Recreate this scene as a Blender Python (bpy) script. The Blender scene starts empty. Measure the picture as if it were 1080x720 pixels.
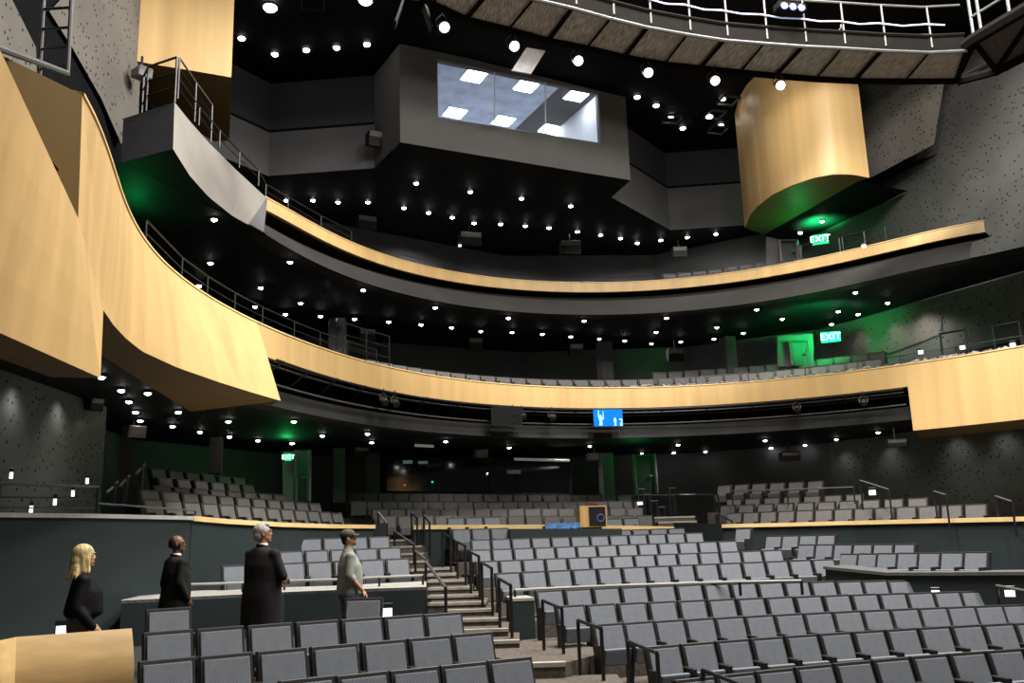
import bpy, bmesh, math, random
import numpy as np
from mathutils import Vector, Matrix
random.seed(7)
C = bpy.context.scene.collection
SC = bpy.context.scene
EYE = 2.7                      # eye height above the lowest floor; hall coordinates: x across, y towards the back, z up
F, TILT, ROLL, YAW = 950.0, .2115, -.031, .238
# ------------------------------------------------------------------ camera and survey helpers
c_, s_ = math.cos(YAW), math.sin(YAW)
FW = Vector((s_*math.cos(TILT), c_*math.cos(TILT), math.sin(TILT)))
R0 = Vector((c_, -s_, 0)); U0 = R0.cross(FW)
RT = R0*math.cos(ROLL) + U0*math.sin(ROLL)
UP = -R0*math.sin(ROLL) + U0*math.cos(ROLL)
FH = Vector((s_, c_, 0))
EYEV = Vector((0, 0, EYE))
def ray(px, py): return RT*((px-540)/F) + UP*((360-py)/F) + FW
def W(px, py, d):              # sight line carried to horizontal distance d
    r = ray(px, py); return EYEV + r*(d/r.dot(FH))
def Z(px, py, z):              # sight line carried to height z above the eye
    r = ray(px, py); return EYEV + r*(z/r.z)
def PL(px, py, A, B, off=0.0): # sight line carried to the vertical plane through plan points A, B
    r = ray(px, py); ax, ay = A; bx, by = B
    nx, ny = (by-ay), -(bx-ax); L = math.hypot(nx, ny); nx /= L; ny /= L
    t = (nx*ax + ny*ay)/(nx*r.x + ny*r.y)
    return EYEV + r*(t - off/ r.length)
cam = bpy.data.cameras.new('camera'); camo = bpy.data.objects.new('camera', cam); C.objects.link(camo)
cam.sensor_width = 36; cam.lens = 36*F/1080; cam.clip_end = 300; cam.clip_start = .05
m = Matrix((RT, UP, -FW)).transposed().to_4x4(); m.translation = EYEV
camo.matrix_world = m; SC.camera = camo
SC.view_settings.view_transform = 'Standard'
SC.cycles.use_denoising = True
SC.cycles.max_bounces = 6; SC.cycles.diffuse_bounces = 3; SC.cycles.glossy_bounces = 2
SC.cycles.sample_clamp_indirect = 4

# ------------------------------------------------------------------ materials
MATS = {}
def srgb(r, g, b):
    f = lambda c: (c/255/12.92) if c/255 <= .04045 else ((c/255+.055)/1.055)**2.4
    return (f(r), f(g), f(b), 1)
def mat(name, col, rough=.6, metal=0, var=.12, scale=(6, 6, 6), emit=0, ecol=None, bump=0, spec=.3, detail=3):
    if name in MATS: return MATS[name]
    M = bpy.data.materials.new(name); M.use_nodes = True; nt = M.node_tree; N = nt.nodes; L = nt.links
    P = N['Principled BSDF']
    P.inputs['Roughness'].default_value = rough; P.inputs['Metallic'].default_value = metal
    P.inputs['Specular IOR Level'].default_value = spec
    tc = N.new('ShaderNodeTexCoord'); mp = N.new('ShaderNodeMapping'); mp.inputs['Scale'].default_value = scale
    no = N.new('ShaderNodeTexNoise'); no.inputs['Scale'].default_value = 1; no.inputs['Detail'].default_value = detail
    L.new(tc.outputs['Object'], mp.inputs['Vector']); L.new(mp.outputs['Vector'], no.inputs['Vector'])
    rp = N.new('ShaderNodeValToRGB')
    lo = tuple(max(0, c*(1-var)) for c in col[:3])+(1,); hi = tuple(min(1, c*(1+var)) for c in col[:3])+(1,)
    rp.color_ramp.elements[0].position = .3; rp.color_ramp.elements[1].position = .7
    rp.color_ramp.elements[0].color = lo; rp.color_ramp.elements[1].color = hi
    L.new(no.outputs['Fac'], rp.inputs['Fac']); L.new(rp.outputs['Color'], P.inputs['Base Color'])
    if bump:
        b = N.new('ShaderNodeBump'); b.inputs['Strength'].default_value = bump; b.inputs['Distance'].default_value = .02
        L.new(no.outputs['Fac'], b.inputs['Height']); L.new(b.outputs['Normal'], P.inputs['Normal'])
    if emit:
        P.inputs['Emission Color'].default_value = ecol or col; P.inputs['Emission Strength'].default_value = emit
    M['p'] = 1; MATS[name] = M; return M
def perforated(name, col, scale=6.5, thr=.2):
    M = mat(name, col, .75, var=.14, scale=(.8, .8, .8))
    nt = M.node_tree; N = nt.nodes; L = nt.links; P = N['Principled BSDF']
    src = P.inputs['Base Color'].links[0].from_socket
    tc = next(n for n in N if n.type == 'TEX_COORD')
    vo = N.new('ShaderNodeTexVoronoi'); vo.inputs['Scale'].default_value = scale; vo.inputs['Randomness'].default_value = 1
    L.new(tc.outputs['Object'], vo.inputs['Vector'])
    lt = N.new('ShaderNodeMath'); lt.operation = 'LESS_THAN'; lt.inputs[1].default_value = thr
    L.new(vo.outputs['Distance'], lt.inputs[0])
    mx = N.new('ShaderNodeMixRGB'); mx.inputs['Color2'].default_value = (.002, .002, .002, 1)
    L.new(lt.outputs[0], mx.inputs['Fac']); L.new(src, mx.inputs['Color1']); L.new(mx.outputs['Color'], P.inputs['Base Color'])
    return M
def striped(name, col, var, scale, rough=.8):
    """woven fabric with fine slanted ribs"""
    M = mat(name, col, rough, var=.10, scale=(9, 9, 9), spec=.15)
    nt = M.node_tree; N = nt.nodes; L = nt.links; P = N['Principled BSDF']
    src = P.inputs['Base Color'].links[0].from_socket
    tc = next(n for n in N if n.type == 'TEX_COORD')
    mp = N.new('ShaderNodeMapping'); mp.inputs['Rotation'].default_value = (0, .55, 0)
    wv = N.new('ShaderNodeTexWave'); wv.wave_type = 'BANDS'; wv.bands_direction = 'Z'
    wv.inputs['Scale'].default_value = scale; wv.inputs['Distortion'].default_value = 1.2; wv.inputs['Detail'].default_value = 1
    L.new(tc.outputs['Object'], mp.inputs['Vector']); L.new(mp.outputs['Vector'], wv.inputs['Vector'])
    mx = N.new('ShaderNodeMixRGB'); mx.blend_type = 'MULTIPLY'; mx.inputs['Fac'].default_value = var
    L.new(src, mx.inputs['Color1']); L.new(wv.outputs['Color'], mx.inputs['Color2']); L.new(mx.outputs['Color'], P.inputs['Base Color'])
    return M
GOLD = (.58, .385, .165, 1)
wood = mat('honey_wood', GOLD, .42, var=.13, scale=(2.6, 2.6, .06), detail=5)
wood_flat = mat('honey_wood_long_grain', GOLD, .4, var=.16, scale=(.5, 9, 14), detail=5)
wood_under_shade = mat('wood_underside_shade', (.20, .125, .04, 1), .55, var=.12, scale=(5, 5, .5))  # honey wood darkened, shade of the downward faces put into the colour
wood_cap = mat('wood_cap', (.80, .58, .27, 1), .45, var=.12, scale=(1.5, 1.5, 6))
black_soffit = mat('black_soffit_paint', (.0105, .0112, .014, 1), .7, var=.2, scale=(2, 2, 2), spec=.12)
black_wall = mat('dark_wall_paint', (.10, .10, .108, 1), .8, var=.15, scale=(.8, .8, .8), spec=.15)
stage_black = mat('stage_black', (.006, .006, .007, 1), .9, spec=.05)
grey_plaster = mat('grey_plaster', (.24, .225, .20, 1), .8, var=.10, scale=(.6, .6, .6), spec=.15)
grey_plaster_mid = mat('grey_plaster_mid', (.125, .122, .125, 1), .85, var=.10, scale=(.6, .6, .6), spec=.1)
grey_beam = mat('grey_beam', (.038, .037, .035, 1), .8, var=.12, scale=(1, 1, 1), spec=.1)
grey_wall_hi = mat('grey_wall_upper', (.046, .047, .055, 1), .85, var=.08, scale=(.5, .5, .5), spec=.1)
booth_grey = mat('booth_grey', (.115, .112, .110, 1), .8, var=.07, scale=(.5, .5, .5), spec=.1)
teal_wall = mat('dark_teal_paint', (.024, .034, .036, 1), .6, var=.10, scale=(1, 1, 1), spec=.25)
perf_lit = perforated('perforated_panel_lit', (.125, .115, .10, 1))  # perforated wall colour with the light put in, for its lit patches
perf_mid = perforated('perforated_panel_mid', (.062, .062, .058, 1))
perf_dk = perforated('perforated_panel_dark', (.115, .122, .118, 1))
ledge_grey = mat('pale_ledge', (.34, .33, .30, 1), .7, var=.12, scale=(3, 3, 3))
carpet = mat('taupe_carpet', (.11, .095, .08, 1), .95, var=.25, scale=(14, 14, 14), bump=.3, spec=.05)
nosing = mat('pale_nosing', (.36, .34, .29, 1), .7, var=.1)
fabric = striped('slate_ribbed_fabric', (.205, .222, .25, 1), .42, 15)
fabric_warm_lit = striped('warm_lit_fabric', (.145, .138, .133, 1), .3, 15)  # seat fabric with the warm lighting of the parterre put into its colour
shell = mat('dark_seat_shell', (.024, .021, .021, 1), .5, var=.2, scale=(8, 8, 8), spec=.3)
black_metal = mat('black_metal', (.008, .009, .010, 1), .4, metal=0, spec=.5)
rail_metal = mat('brushed_rail', (.12, .12, .12, 1), .45, metal=.4)
steel = mat('steel', (.11, .105, .10, 1), .5, metal=.3)
lamp_glow = mat('lamp_glow', (1, .97, .92, 1), emit=26, ecol=(1, .96, .9, 1))
spot_glow = mat('spot_glow', (1, .96, .9, 1), emit=5, ecol=(1, .95, .86, 1))
panel_glow = mat('ceiling_panel_glow', (1, 1, 1, 1), emit=22, ecol=(.94, .97, 1, 1))
step_glow = mat('step_light_glow', (1, .97, .93, 1), emit=1.6, ecol=(1, .96, .9, 1))
exit_green = mat('exit_sign_green', (.05, .7, .35, 1), emit=1.3, ecol=(.01, .8, .22, 1))
exit_white = mat('exit_letters', (1, 1, 1, 1), emit=2.5, ecol=(.7, 1, .8, 1))
white_paint = mat('white_room_paint', (.62, .64, .68, 1), .7, var=.05)
room_grey = mat('room_ceiling_tile', (.55, .60, .72, 1), .8, var=.2, scale=(2, 2, 2))
screen_blue = mat('screen_blue', (.0, .12, .5, 1), .3, emit=.85, ecol=(.003, .13, .62, 1))
screen_pale = mat('screen_pale', (.3, .7, 1, 1), .3, emit=.9, ecol=(.25, .62, .95, 1))
screen_off = mat('screen_off', (.010, .0105, .010, 1), .6, spec=.1)
blue_led = mat('blue_led', (.3, .4, 1, 1), emit=1.4, ecol=(.28, .36, 1, 1))
rope_led = mat('rope_light', (.5, .5, .6, 1), emit=.30, ecol=(.5, .58, 1, 1))
blue_cloth = mat('blue_cloth', (.06, .16, .36, 1), .8, var=.45, scale=(9, 9, 9), bump=.6)
sheet = mat('crumpled_plastic', (.22, .21, .19, 1), .4, var=.7, scale=(7, 7, 7), bump=1)
speaker_grey = mat('speaker_grey', (.16, .15, .145, 1), .6)
speaker_black = mat('speaker_black', (.007, .007, .008, 1), .6)
ply = mat('plywood', (.55, .34, .13, 1), .5, var=.2, scale=(10, 10, 1))
grating = mat('catwalk_grating', (.36, .34, .325, 1), .6, var=.55, scale=(26, 3, 1.5))
skin_a = mat('skin_fair', (.52, .29, .19, 1), .5, var=.06); skin_b = mat('skin_brown', (.20, .10, .055, 1), .45, var=.06)
skin_c = mat('skin_tan', (.50, .26, .15, 1), .5, var=.06)
hair_blonde = mat('blonde_hair', (.62, .47, .22, 1), .5, var=.4, scale=(45, 45, 5), bump=.5)
hair_grey = mat('silver_hair', (.40, .38, .35, 1), .6, var=.35, scale=(40, 40, 40), bump=.5)
hair_dark = mat('dark_hair', (.018, .012, .010, 1), .6, var=.3, scale=(40, 40, 40))
suit_black = mat('black_suit', (.012, .012, .013, 1), .8, var=.25, scale=(7, 7, 3), spec=.08, bump=.3)
suit_char = mat('charcoal_suit', (.020, .019, .018, 1), .8, var=.3, scale=(6, 6, 2.5), spec=.08, bump=.3)
coat_char = mat('charcoal_coat', (.024, .023, .024, 1), .75, var=.3, scale=(6, 6, 2), spec=.08, bump=.3)
shirt_white = mat('white_shirt', (.7, .7, .72, 1), .7)
blouse = mat('black_blouse', (.009, .008, .010, 1), .6, var=.4, scale=(9, 9, 4), spec=.08, bump=.5)
trouser_brown = mat('taupe_trousers', (.13, .105, .088, 1), .85, var=.35, scale=(25, 25, 8))
jersey = mat('grey_jersey', (.27, .28, .25, 1), .85, var=.22, scale=(60, 60, 60))
jeans = mat('blue_jeans', (.075, .105, .16, 1), .9, var=.3, scale=(25, 25, 15))
cap_m = mat('olive_cap', (.085, .078, .058, 1), .8, var=.35, scale=(30, 30, 30))
leather = mat('black_leather', (.01, .009, .008, 1), .35)
eye_w = mat('eye_white', (.7, .7, .7, 1), .3); eye_d = mat('eye_dark', (.02, .012, .008, 1), .2)
lip = mat('lip', (.33, .12, .10, 1), .5)
def glass_mat():
    M = bpy.data.materials.new('window_glass'); M.use_nodes = True; nt = M.node_tree; N = nt.nodes
    for n in list(N): N.remove(n)
    o = N.new('ShaderNodeOutputMaterial'); t = N.new('ShaderNodeBsdfTransparent'); g = N.new('ShaderNodeBsdfGlossy')
    g.inputs['Roughness'].default_value = .03; t.inputs['Color'].default_value = (.86, .9, .94, 1)
    x = N.new('ShaderNodeMixShader'); x.inputs['Fac'].default_value = .07
    nt.links.new(t.outputs[0], x.inputs[1]); nt.links.new(g.outputs[0], x.inputs[2]); nt.links.new(x.outputs[0], o.inputs['Surface'])
    return M
glass = glass_mat()
dark_glass = mat('dark_glass', (.004, .005, .006, 1), .08, spec=.8)

# ------------------------------------------------------------------ mesh helpers
def obj(name, bm, material, parent=None, smooth=False, loc=None):
    me = bpy.data.meshes.new(name)
    bmesh.ops.recalc_face_normals(bm, faces=bm.faces)
    bm.to_mesh(me); bm.free()
    for mm in (material if isinstance(material, (list, tuple)) else [material]): me.materials.append(mm)
    if smooth:
        for p in me.polygons: p.use_smooth = True
    o = bpy.data.objects.new(name, me); C.objects.link(o)
    if parent is not None: o.parent = parent
    if loc is not None: o.location = loc
    return o
def tag(o, label, cat, group=None):
    o['label'] = label; o['category'] = cat
    if group: o['group'] = group
    return o
def thing(name, label, cat, loc=(0, 0, 0), rz=0, group=None):
    o = bpy.data.objects.new(name, None); C.objects.link(o); o.location = loc; o.rotation_euler = (0, 0, rz)
    o.empty_display_size = .1
    return tag(o, label, cat, group)
def stru(name, bm, material, parent=None, smooth=False):
    o = obj(name, bm, material, parent, smooth); o['kind'] = 'structure'; return o
def B(): return bmesh.new()
def quadv(bm, a, b, c, d, mi=0):
    f = bm.faces.new([bm.verts.new(v) for v in (a, b, c, d)]); f.material_index = mi; return f
def poly(bm, pts, mi=0):
    f = bm.faces.new([bm.verts.new(p) for p in pts]); f.material_index = mi; f.normal_update(); return f
def box(bm, c, s, rot=None, mi=0):
    c = Vector(c); h = Vector(s)/2; vs = []
    for x in (-1, 1):
        for y in (-1, 1):
            for z in (-1, 1):
                v = Vector((x*h.x, y*h.y, z*h.z))
                if rot is not None: v = rot @ v
                vs.append(bm.verts.new(c+v))
    for q in ((0, 1, 3, 2), (4, 6, 7, 5), (0, 4, 5, 1), (2, 3, 7, 6), (0, 2, 6, 4), (1, 5, 7, 3)):
        f = bm.faces.new([vs[i] for i in q]); f.material_index = mi
def slab(bm, top, h, mi=0, mis=None):
    """prism below a ring of points"""
    n = len(top); t = [bm.verts.new(p) for p in top]; b = [bm.verts.new(Vector(p)-Vector((0, 0, h))) for p in top]
    f = bm.faces.new(t); f.material_index = mi
    f = bm.faces.new(b[::-1]); f.material_index = mi if mis is None else mis
    for i in range(n):
        f = bm.faces.new((t[i], b[i], b[(i+1) % n], t[(i+1) % n])); f.material_index = mi if mis is None else mis
def basis(d):
    d = d.normalized(); a = Vector((0, 0, 1)) if abs(d.z) < .9 else Vector((1, 0, 0))
    u = d.cross(a).normalized(); return u, d.cross(u).normalized()
def tube(bm, pts, r, n=8, mi=0):
    pts = [Vector(p) for p in pts]; rings = []
    rs = r if isinstance(r, (list, tuple)) else [r]*len(pts)
    u = None
    for i, p in enumerate(pts):
        d = (pts[min(i+1, len(pts)-1)] - pts[max(i-1, 0)]).normalized()
        if u is None: u, v = basis(d)
        else:
            u = (u - d*u.dot(d)).normalized(); v = d.cross(u)
        rings.append([bm.verts.new(p + (u*math.cos(2*math.pi*k/n)+v*math.sin(2*math.pi*k/n))*rs[i]) for k in range(n)])
    for a, b in zip(rings, rings[1:]):
        for k in range(n):
            f = bm.faces.new((a[k], a[(k+1) % n], b[(k+1) % n], b[k])); f.material_index = mi
    bm.faces.new(rings[0][::-1]).material_index = mi; bm.faces.new(rings[-1]).material_index = mi
def ribbon(bm, rows, mi=0):
    """grid through lists of points"""
    g = [[bm.verts.new(p) for p in r] for r in rows]
    for a, b in zip(g, g[1:]):
        for k in range(len(a)-1):
            f = bm.faces.new((a[k], a[k+1], b[k+1], b[k])); f.material_index = mi
def loft(bm, secs, n=20, mi=0):
    """secs: (center, rx, ry[, tiltvec]) horizontal ellipses, closed ends"""
    rings = []
    for c, rx, ry in secs:
        c = Vector(c)
        rings.append([bm.verts.new(c+Vector((rx*math.cos(2*math.pi*k/n), ry*math.sin(2*math.pi*k/n), 0))) for k in range(n)])
    for a, b in zip(rings, rings[1:]):
        for k in range(n): bm.faces.new((a[k], a[(k+1) % n], b[(k+1) % n], b[k])).material_index = mi
    bm.faces.new(rings[0][::-1]).material_index = mi; bm.faces.new(rings[-1]).material_index = mi
def ell(bm, c, s, rot=None, n=16, mi=0):
    c = Vector(c); vs = []; m_ = n//2
    for i in range(1, m_):
        t = math.pi*i/m_; row = []
        for k in range(n):
            p = 2*math.pi*k/n
            v = Vector((s[0]*math.sin(t)*math.cos(p), s[1]*math.sin(t)*math.sin(p), s[2]*math.cos(t)))
            if rot is not None: v = rot @ v
            row.append(bm.verts.new(c+v))
        vs.append(row)
    a = Vector((0, 0, s[2])); b = Vector((0, 0, -s[2]))
    if rot is not None: a = rot @ a; b = rot @ b
    ta = bm.verts.new(c+a); tb = bm.verts.new(c+b)
    for k in range(n):
        bm.faces.new((ta, vs[0][k], vs[0][(k+1) % n])).material_index = mi
        bm.faces.new((tb, vs[-1][(k+1) % n], vs[-1][k])).material_index = mi
    for r1, r2 in zip(vs, vs[1:]):
        for k in range(n): bm.faces.new((r1[k], r2[k], r2[(k+1) % n], r1[(k+1) % n])).material_index = mi
def cap(bm, a, b, ra, rb, n=12):
    a, b = Vector(a), Vector(b)
    tube(bm, [a, b], [ra, rb], n); ell(bm, a, (ra,)*3, n=n); ell(bm, b, (rb,)*3, n=n)
def dup(root, loc, rz, label, group=None):
    r = root.copy(); C.objects.link(r); r.location = loc; r.rotation_euler = (0, 0, rz); r['label'] = label
    if group: r['group'] = group
    for ch in list(root.children):
        c = ch.copy(); C.objects.link(c); c.parent = r
        for g in ch.children:
            d = g.copy(); C.objects.link(d); d.parent = c
    return r
ORD = ['first', 'second', 'third', 'fourth', 'fifth', 'sixth', 'seventh', 'eighth', 'ninth', 'tenth', 'eleventh', 'twelfth', 'thirteenth', 'fourteenth', 'fifteenth', 'sixteenth', 'seventeenth', 'eighteenth', 'nineteenth', 'twentieth']
def ordn(i):
    if i < 20: return ORD[i]
    t = {2: 'twenty', 3: 'thirty', 4: 'forty', 5: 'fifty'}[(i+1)//10]
    return t+'-'+ORD[(i+1) % 10 - 1] if (i+1) % 10 else {3: 'thirtieth', 4: 'fortieth', 5: 'fiftieth'}[(i+1)//10]

# ------------------------------------------------------------------ plan curves of the two balconies
CX, CY = 9.0, 14.0
def plancurve(pts, z, extra=(), deg=8):
    P = [Z(x, y, z) for x, y in pts]; xy = [(p.x, p.y) for p in P] + list(extra)
    th = np.array([math.atan2(x-CX, y-CY) for x, y in xy]); r = np.array([math.hypot(x-CX, y-CY) for x, y in xy])
    co = np.polyfit(th, r, deg)
    return lambda t: float(np.polyval(co, t))
def th_of(p): return math.atan2(p.x-CX, p.y-CY)
def pt(r, t, z): return Vector((CX+r*math.sin(t), CY+r*math.cos(t), EYE+z))
B1PX = [(91,101),(101,135),(112.5,170),(130,207),(142.5,235),(165,265.5),(195,296),(240,325),(277.5,344),(310,358),(357.5,372.5),(400,384.5),(450,395.5),(515,403.75),(562,407.5),(635,410),(697,407.8),(767,405),(810,401),(885,394),(950,385.5),(1010,376),(1079,365)]
B2PX = [(280,207.5),(300,220),(332.5,237),(370,255),(412,271),(462,283.7),(515,292.5),(575,297),(640,298.5),(700,295.5),(768,288),(837,276),(910,262.5),(970,245.5),(1037,233.5)]
H1, H2 = 4.5, 8.7
R1 = plancurve(B1PX, H1, [(20.2, 15.5), (20.4, 12.5), (20.3, 9.5)])
R2 = plancurve(B2PX, H2, [], 6)
def lin(a, b, n): return [a+(b-a)*i/(n-1) for i in range(n)]
def sweep(bm, R, ths, prof, mi=0, close=False):
    pr = prof+[prof[0]] if close else prof
    rows = [[pt(R(t)+o, t, z) for o, z in pr] for t in ths]
    g = [[bm.verts.new(p) for p in r] for r in rows]
    for a, b in zip(g, g[1:]):
        for k in range(len(a)-1): bm.faces.new((a[k], a[k+1], b[k+1], b[k])).material_index = mi
OUT1 = [(-7.5, -2), (-6.2, 5), (-5.4, 14), (-4.05, 21.05), (-5.2, 22), (-4.6, 27.5), (0, 33), (9, 35.2), (15.5, 33.6), (19.3, 30), (22, 19), (23.2, 10), (24, 2)]
OUT2 = [(-7.5, -2), (-6.2, 5), (-5.4, 14), (-4.3, 20), (-3.4, 30), (.7, 34.4), (9, 37.8), (15.7, 36.8), (20, 32.5), (22, 19), (23.2, 10), (24, 2)]
def rout(OUT):
    def f(t):
        dx, dy = math.sin(t), math.cos(t); best = 40
        for (ax, ay), (bx, by) in zip(OUT, OUT[1:]):
            ex, ey = bx-ax, by-ay; den = dx*ey-dy*ex
            if abs(den) < 1e-9: continue
            s = ((ax-CX)*ey-(ay-CY)*ex)/den; u = ((ax-CX)*dy-(ay-CY)*dx)/den
            if s > 0 and -1e-6 <= u <= 1+1e-6: best = min(best, s)
        return best
    return f
RO1, RO2 = rout(OUT1), rout(OUT2)

# ------------------------------------------------------------------ lower shell: floors and walls
bm = B(); zf = EYE-2.62
poly(bm, [Vector((x, y, zf)) for x, y in [(-9, -4), (26, -4), (26, 35), (-9, 35)]])
stru('floor', bm, carpet)
def wallrun(name, pts, z0, z1, material, thick=.0):
    bm = B(); ribbon(bm, [[Vector((x, y, EYE+z0)), Vector((x, y, EYE+z1))] for x, y in pts]); return stru(name, bm, material)
wallrun('wall_left', OUT1[:4], -2.6, 6.9, perf_dk)
wallrun('wall_left', OUT2[:5], 6.9, 20, stage_black)  # coloured black for the shadow around the lit wall patches
wallrun('wall_back', OUT1[3:10], -2.6, 7.6, black_wall)
wallrun('wall_back', OUT2[4:9], 7.2, 12.6, black_wall)
wallrun('wall_right', OUT1[9:], -2.6, 7.3, perf_dk)
wallrun('wall_right', OUT2[8:], 7.3, 20, perf_mid)
# ------------------------------------------------------------------ first balcony
tL0 = th_of(Z(91, 101, H1)); tLm = th_of(Z(284, 347, H1)); tRm = th_of(Z(955, 385, H1)); tR1 = math.atan2(20.3-CX, 9.5-CY)
thin = lin(tLm, tRm, 70)
def b1bot(t): return 3.86
bm = B()
tW = th_of(Z(268, 340.5, H1))
allth = lin(tW, tR1, 100)
sweep(bm, R1, allth, [(.13, H1), (0, H1), (0, 3.86), (.13, 3.86)], close=True)
stru('balcony_front', bm, wood)
bm = B(); sweep(bm, R1, lin(tL0, tR1, 110), [(-.02, H1+.003), (-.02, H1+.03), (.16, H1+.03), (.16, H1+.003)], close=True)
stru('trim_1', bm, wood_cap)
# thick wing of the front, left: tall curved face, slanted end, underside browned for its shade
LB = [(109, 327), (120, 343), (133, 357), (150, 370.5), (187, 387.5), (233, 403.5), (265, 413.5), (296, 422.5)]
LBP = [Z(x, y, 2.75) for x, y in LB]
def resamp(P, n):
    P = [Vector(p) for p in P]; d = [0]
    for a, b in zip(P, P[1:]): d.append(d[-1]+(b-a).length)
    o = []
    for i in range(n):
        s = d[-1]*i/(n-1); k = max(j for j in range(len(d)-1) if d[j] <= s+1e-9)
        f = (s-d[k])/max(1e-9, d[k+1]-d[k]); o.append(P[k].lerp(P[k+1], f))
    return o
n = 40
top = resamp([pt(R1(t), t, H1) for t in lin(tL0, tW, 60)], n)
bot = resamp(LBP, n)
a0 = pt(R1(tL0), tL0, H1); e1 = Z(65, 79, H1); e2 = Z(35, 77, H1)
CORNER = PL(82.5, 230, a0.xy, e2.xy)
bm = B(); ribbon(bm, [[a.lerp(b, k/5) for k in range(6)] for i, (a, b) in enumerate(zip(top, bot))])
poly(bm, [top[0], CORNER, bot[0]])
stru('balcony_front', bm, wood)
inner = [Z(x, y, 2.75) for x, y in [(103, 372), (125, 386), (150, 402), (175, 418), (201, 434)]]
bm = B()
ub = bot; inn = resamp(inner+[bot[-1]], n)
ribbon(bm, [[a, a.lerp(b, .5), b] for a, b in zip(ub, inn)])
# closing face at the far slanted end
quadv(bm, top[-1], bot[-1], bot[-1]+Vector((-.3, .9, 0)), top[-1]+Vector((-.5, 1.2, 0)))
stru('balcony_underside', bm, wood_under_shade)
# brown end face of the wing (towards the stage)
a0 = pt(R1(tL0), tL0, H1); dE = (e2-a0); dE.z = 0; dE.normalize(); bm = B()
poly(bm, [a0, CORNER, Vector((a0.x, a0.y, CORNER.z))+dE*3, a0+dE*3+Vector((0, 0, .12)), a0+dE*.45+Vector((0, 0, .02))])
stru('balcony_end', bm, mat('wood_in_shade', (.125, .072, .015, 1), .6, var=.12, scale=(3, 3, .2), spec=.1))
# nearest stepped panel, left
A1, A0 = CORNER.copy(), W(0, 52.5, 5.84); Q1, Q0 = W(106, 398.5, 9.25), W(0, 351, 7.05)
ext = lambda p, q, f: p+(q-p)*f
A2 = ext(A1, A0, 1.7); Q2 = ext(Q1, Q0, 2.2); M1_ = bot[0].copy()
bm = B()
rowsA = []
for i in range(13):
    f = i/12; a = A1.lerp(A2, f); q = Q1.lerp(Q2, f); rowsA.append([a.lerp(q, k/4) for k in range(5)])
ribbon(bm, rowsA)
poly(bm, [A1, M1_, Q1]) 
stru('balcony_front', bm, wood)
U1, U0 = W(54, 397.5, 10.4), W(0, 378, 8.6)
U2 = ext(U1, U0, 2.4)
bm = B(); ribbon(bm, [[Q1.lerp(Q2, i/8), U1.lerp(U2, i/8)] for i in range(9)])
quadv(bm, Q1, U1, U1+Vector((0, 0, 1.3)), M1_+Vector((-.02, .03, 0)))
stru('balcony_underside', bm, wood_under_shade)
# thick wing of the front, right
wr = lin(tRm, tR1, 40)
bm = B(); sweep(bm, R1, wr, [(-.004, 3.9), (-.004, 2.58)])
stru('balcony_front', bm, wood)
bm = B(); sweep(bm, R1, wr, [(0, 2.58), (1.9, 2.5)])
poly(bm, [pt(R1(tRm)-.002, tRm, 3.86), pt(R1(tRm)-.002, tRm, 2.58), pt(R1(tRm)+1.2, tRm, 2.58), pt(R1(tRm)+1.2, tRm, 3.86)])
stru('balcony_underside', bm, wood_under_shade)
# recess under the gold band, lower beam, soffit and seating deck
tt = lin(tLm-.03, tRm, 60)
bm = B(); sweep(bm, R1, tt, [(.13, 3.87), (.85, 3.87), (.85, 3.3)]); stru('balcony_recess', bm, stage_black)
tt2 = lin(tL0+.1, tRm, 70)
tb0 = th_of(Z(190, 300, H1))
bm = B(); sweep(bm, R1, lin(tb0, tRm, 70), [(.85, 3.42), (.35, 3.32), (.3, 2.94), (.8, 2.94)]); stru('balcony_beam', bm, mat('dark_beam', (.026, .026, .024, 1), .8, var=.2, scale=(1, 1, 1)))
full = lin(-2.05, 2.05, 120)
def ring(R, RO, ths, o0, z0, z1, parts=5):
    bm = B(); rows = []
    for t in ths:
        a = R(min(max(t, tL0-.1), tR1+.05))+o0; b = RO(t)-.02
        rows.append([pt(a+(b-a)*k/parts, t, z0+(z1-z0)*k/parts) for k in range(parts+1)])
    ribbon(bm, rows); return bm
stru('ceiling', ring(R1, RO1, full, .35, 3.0, 3.0), black_soffit)
stru('balcony_deck', ring(R1, RO1, full, .13, 3.62, 5.3), black_soffit)
# ------------------------------------------------------------------ second balcony
t20 = th_of(Z(280, 207.5, H2)); t21 = th_of(Z(1038, 233.5, H2))
bm = B(); th2 = lin(t20, t21, 80)
sweep(bm, R2, th2, [(.1, H2), (0, H2), (-.02, H2-.34), (.1, H2-.34)], close=True)
tp = [pt(R2(t21)+.1, t21, H2), pt(R2(t21), t21, H2), pt(R2(t21)-.02, t21, H2-.34), pt(R2(t21)+.1, t21, H2-.34)]; poly(bm, tp)
stru('balcony_front', bm, wood)
bm = B(); sweep(bm, R2, th2, [(-.02, H2+.003), (-.02, H2+.025), (.14, H2+.025), (.14, H2+.003)], close=True); stru('trim_2', bm, wood_cap)
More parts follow.
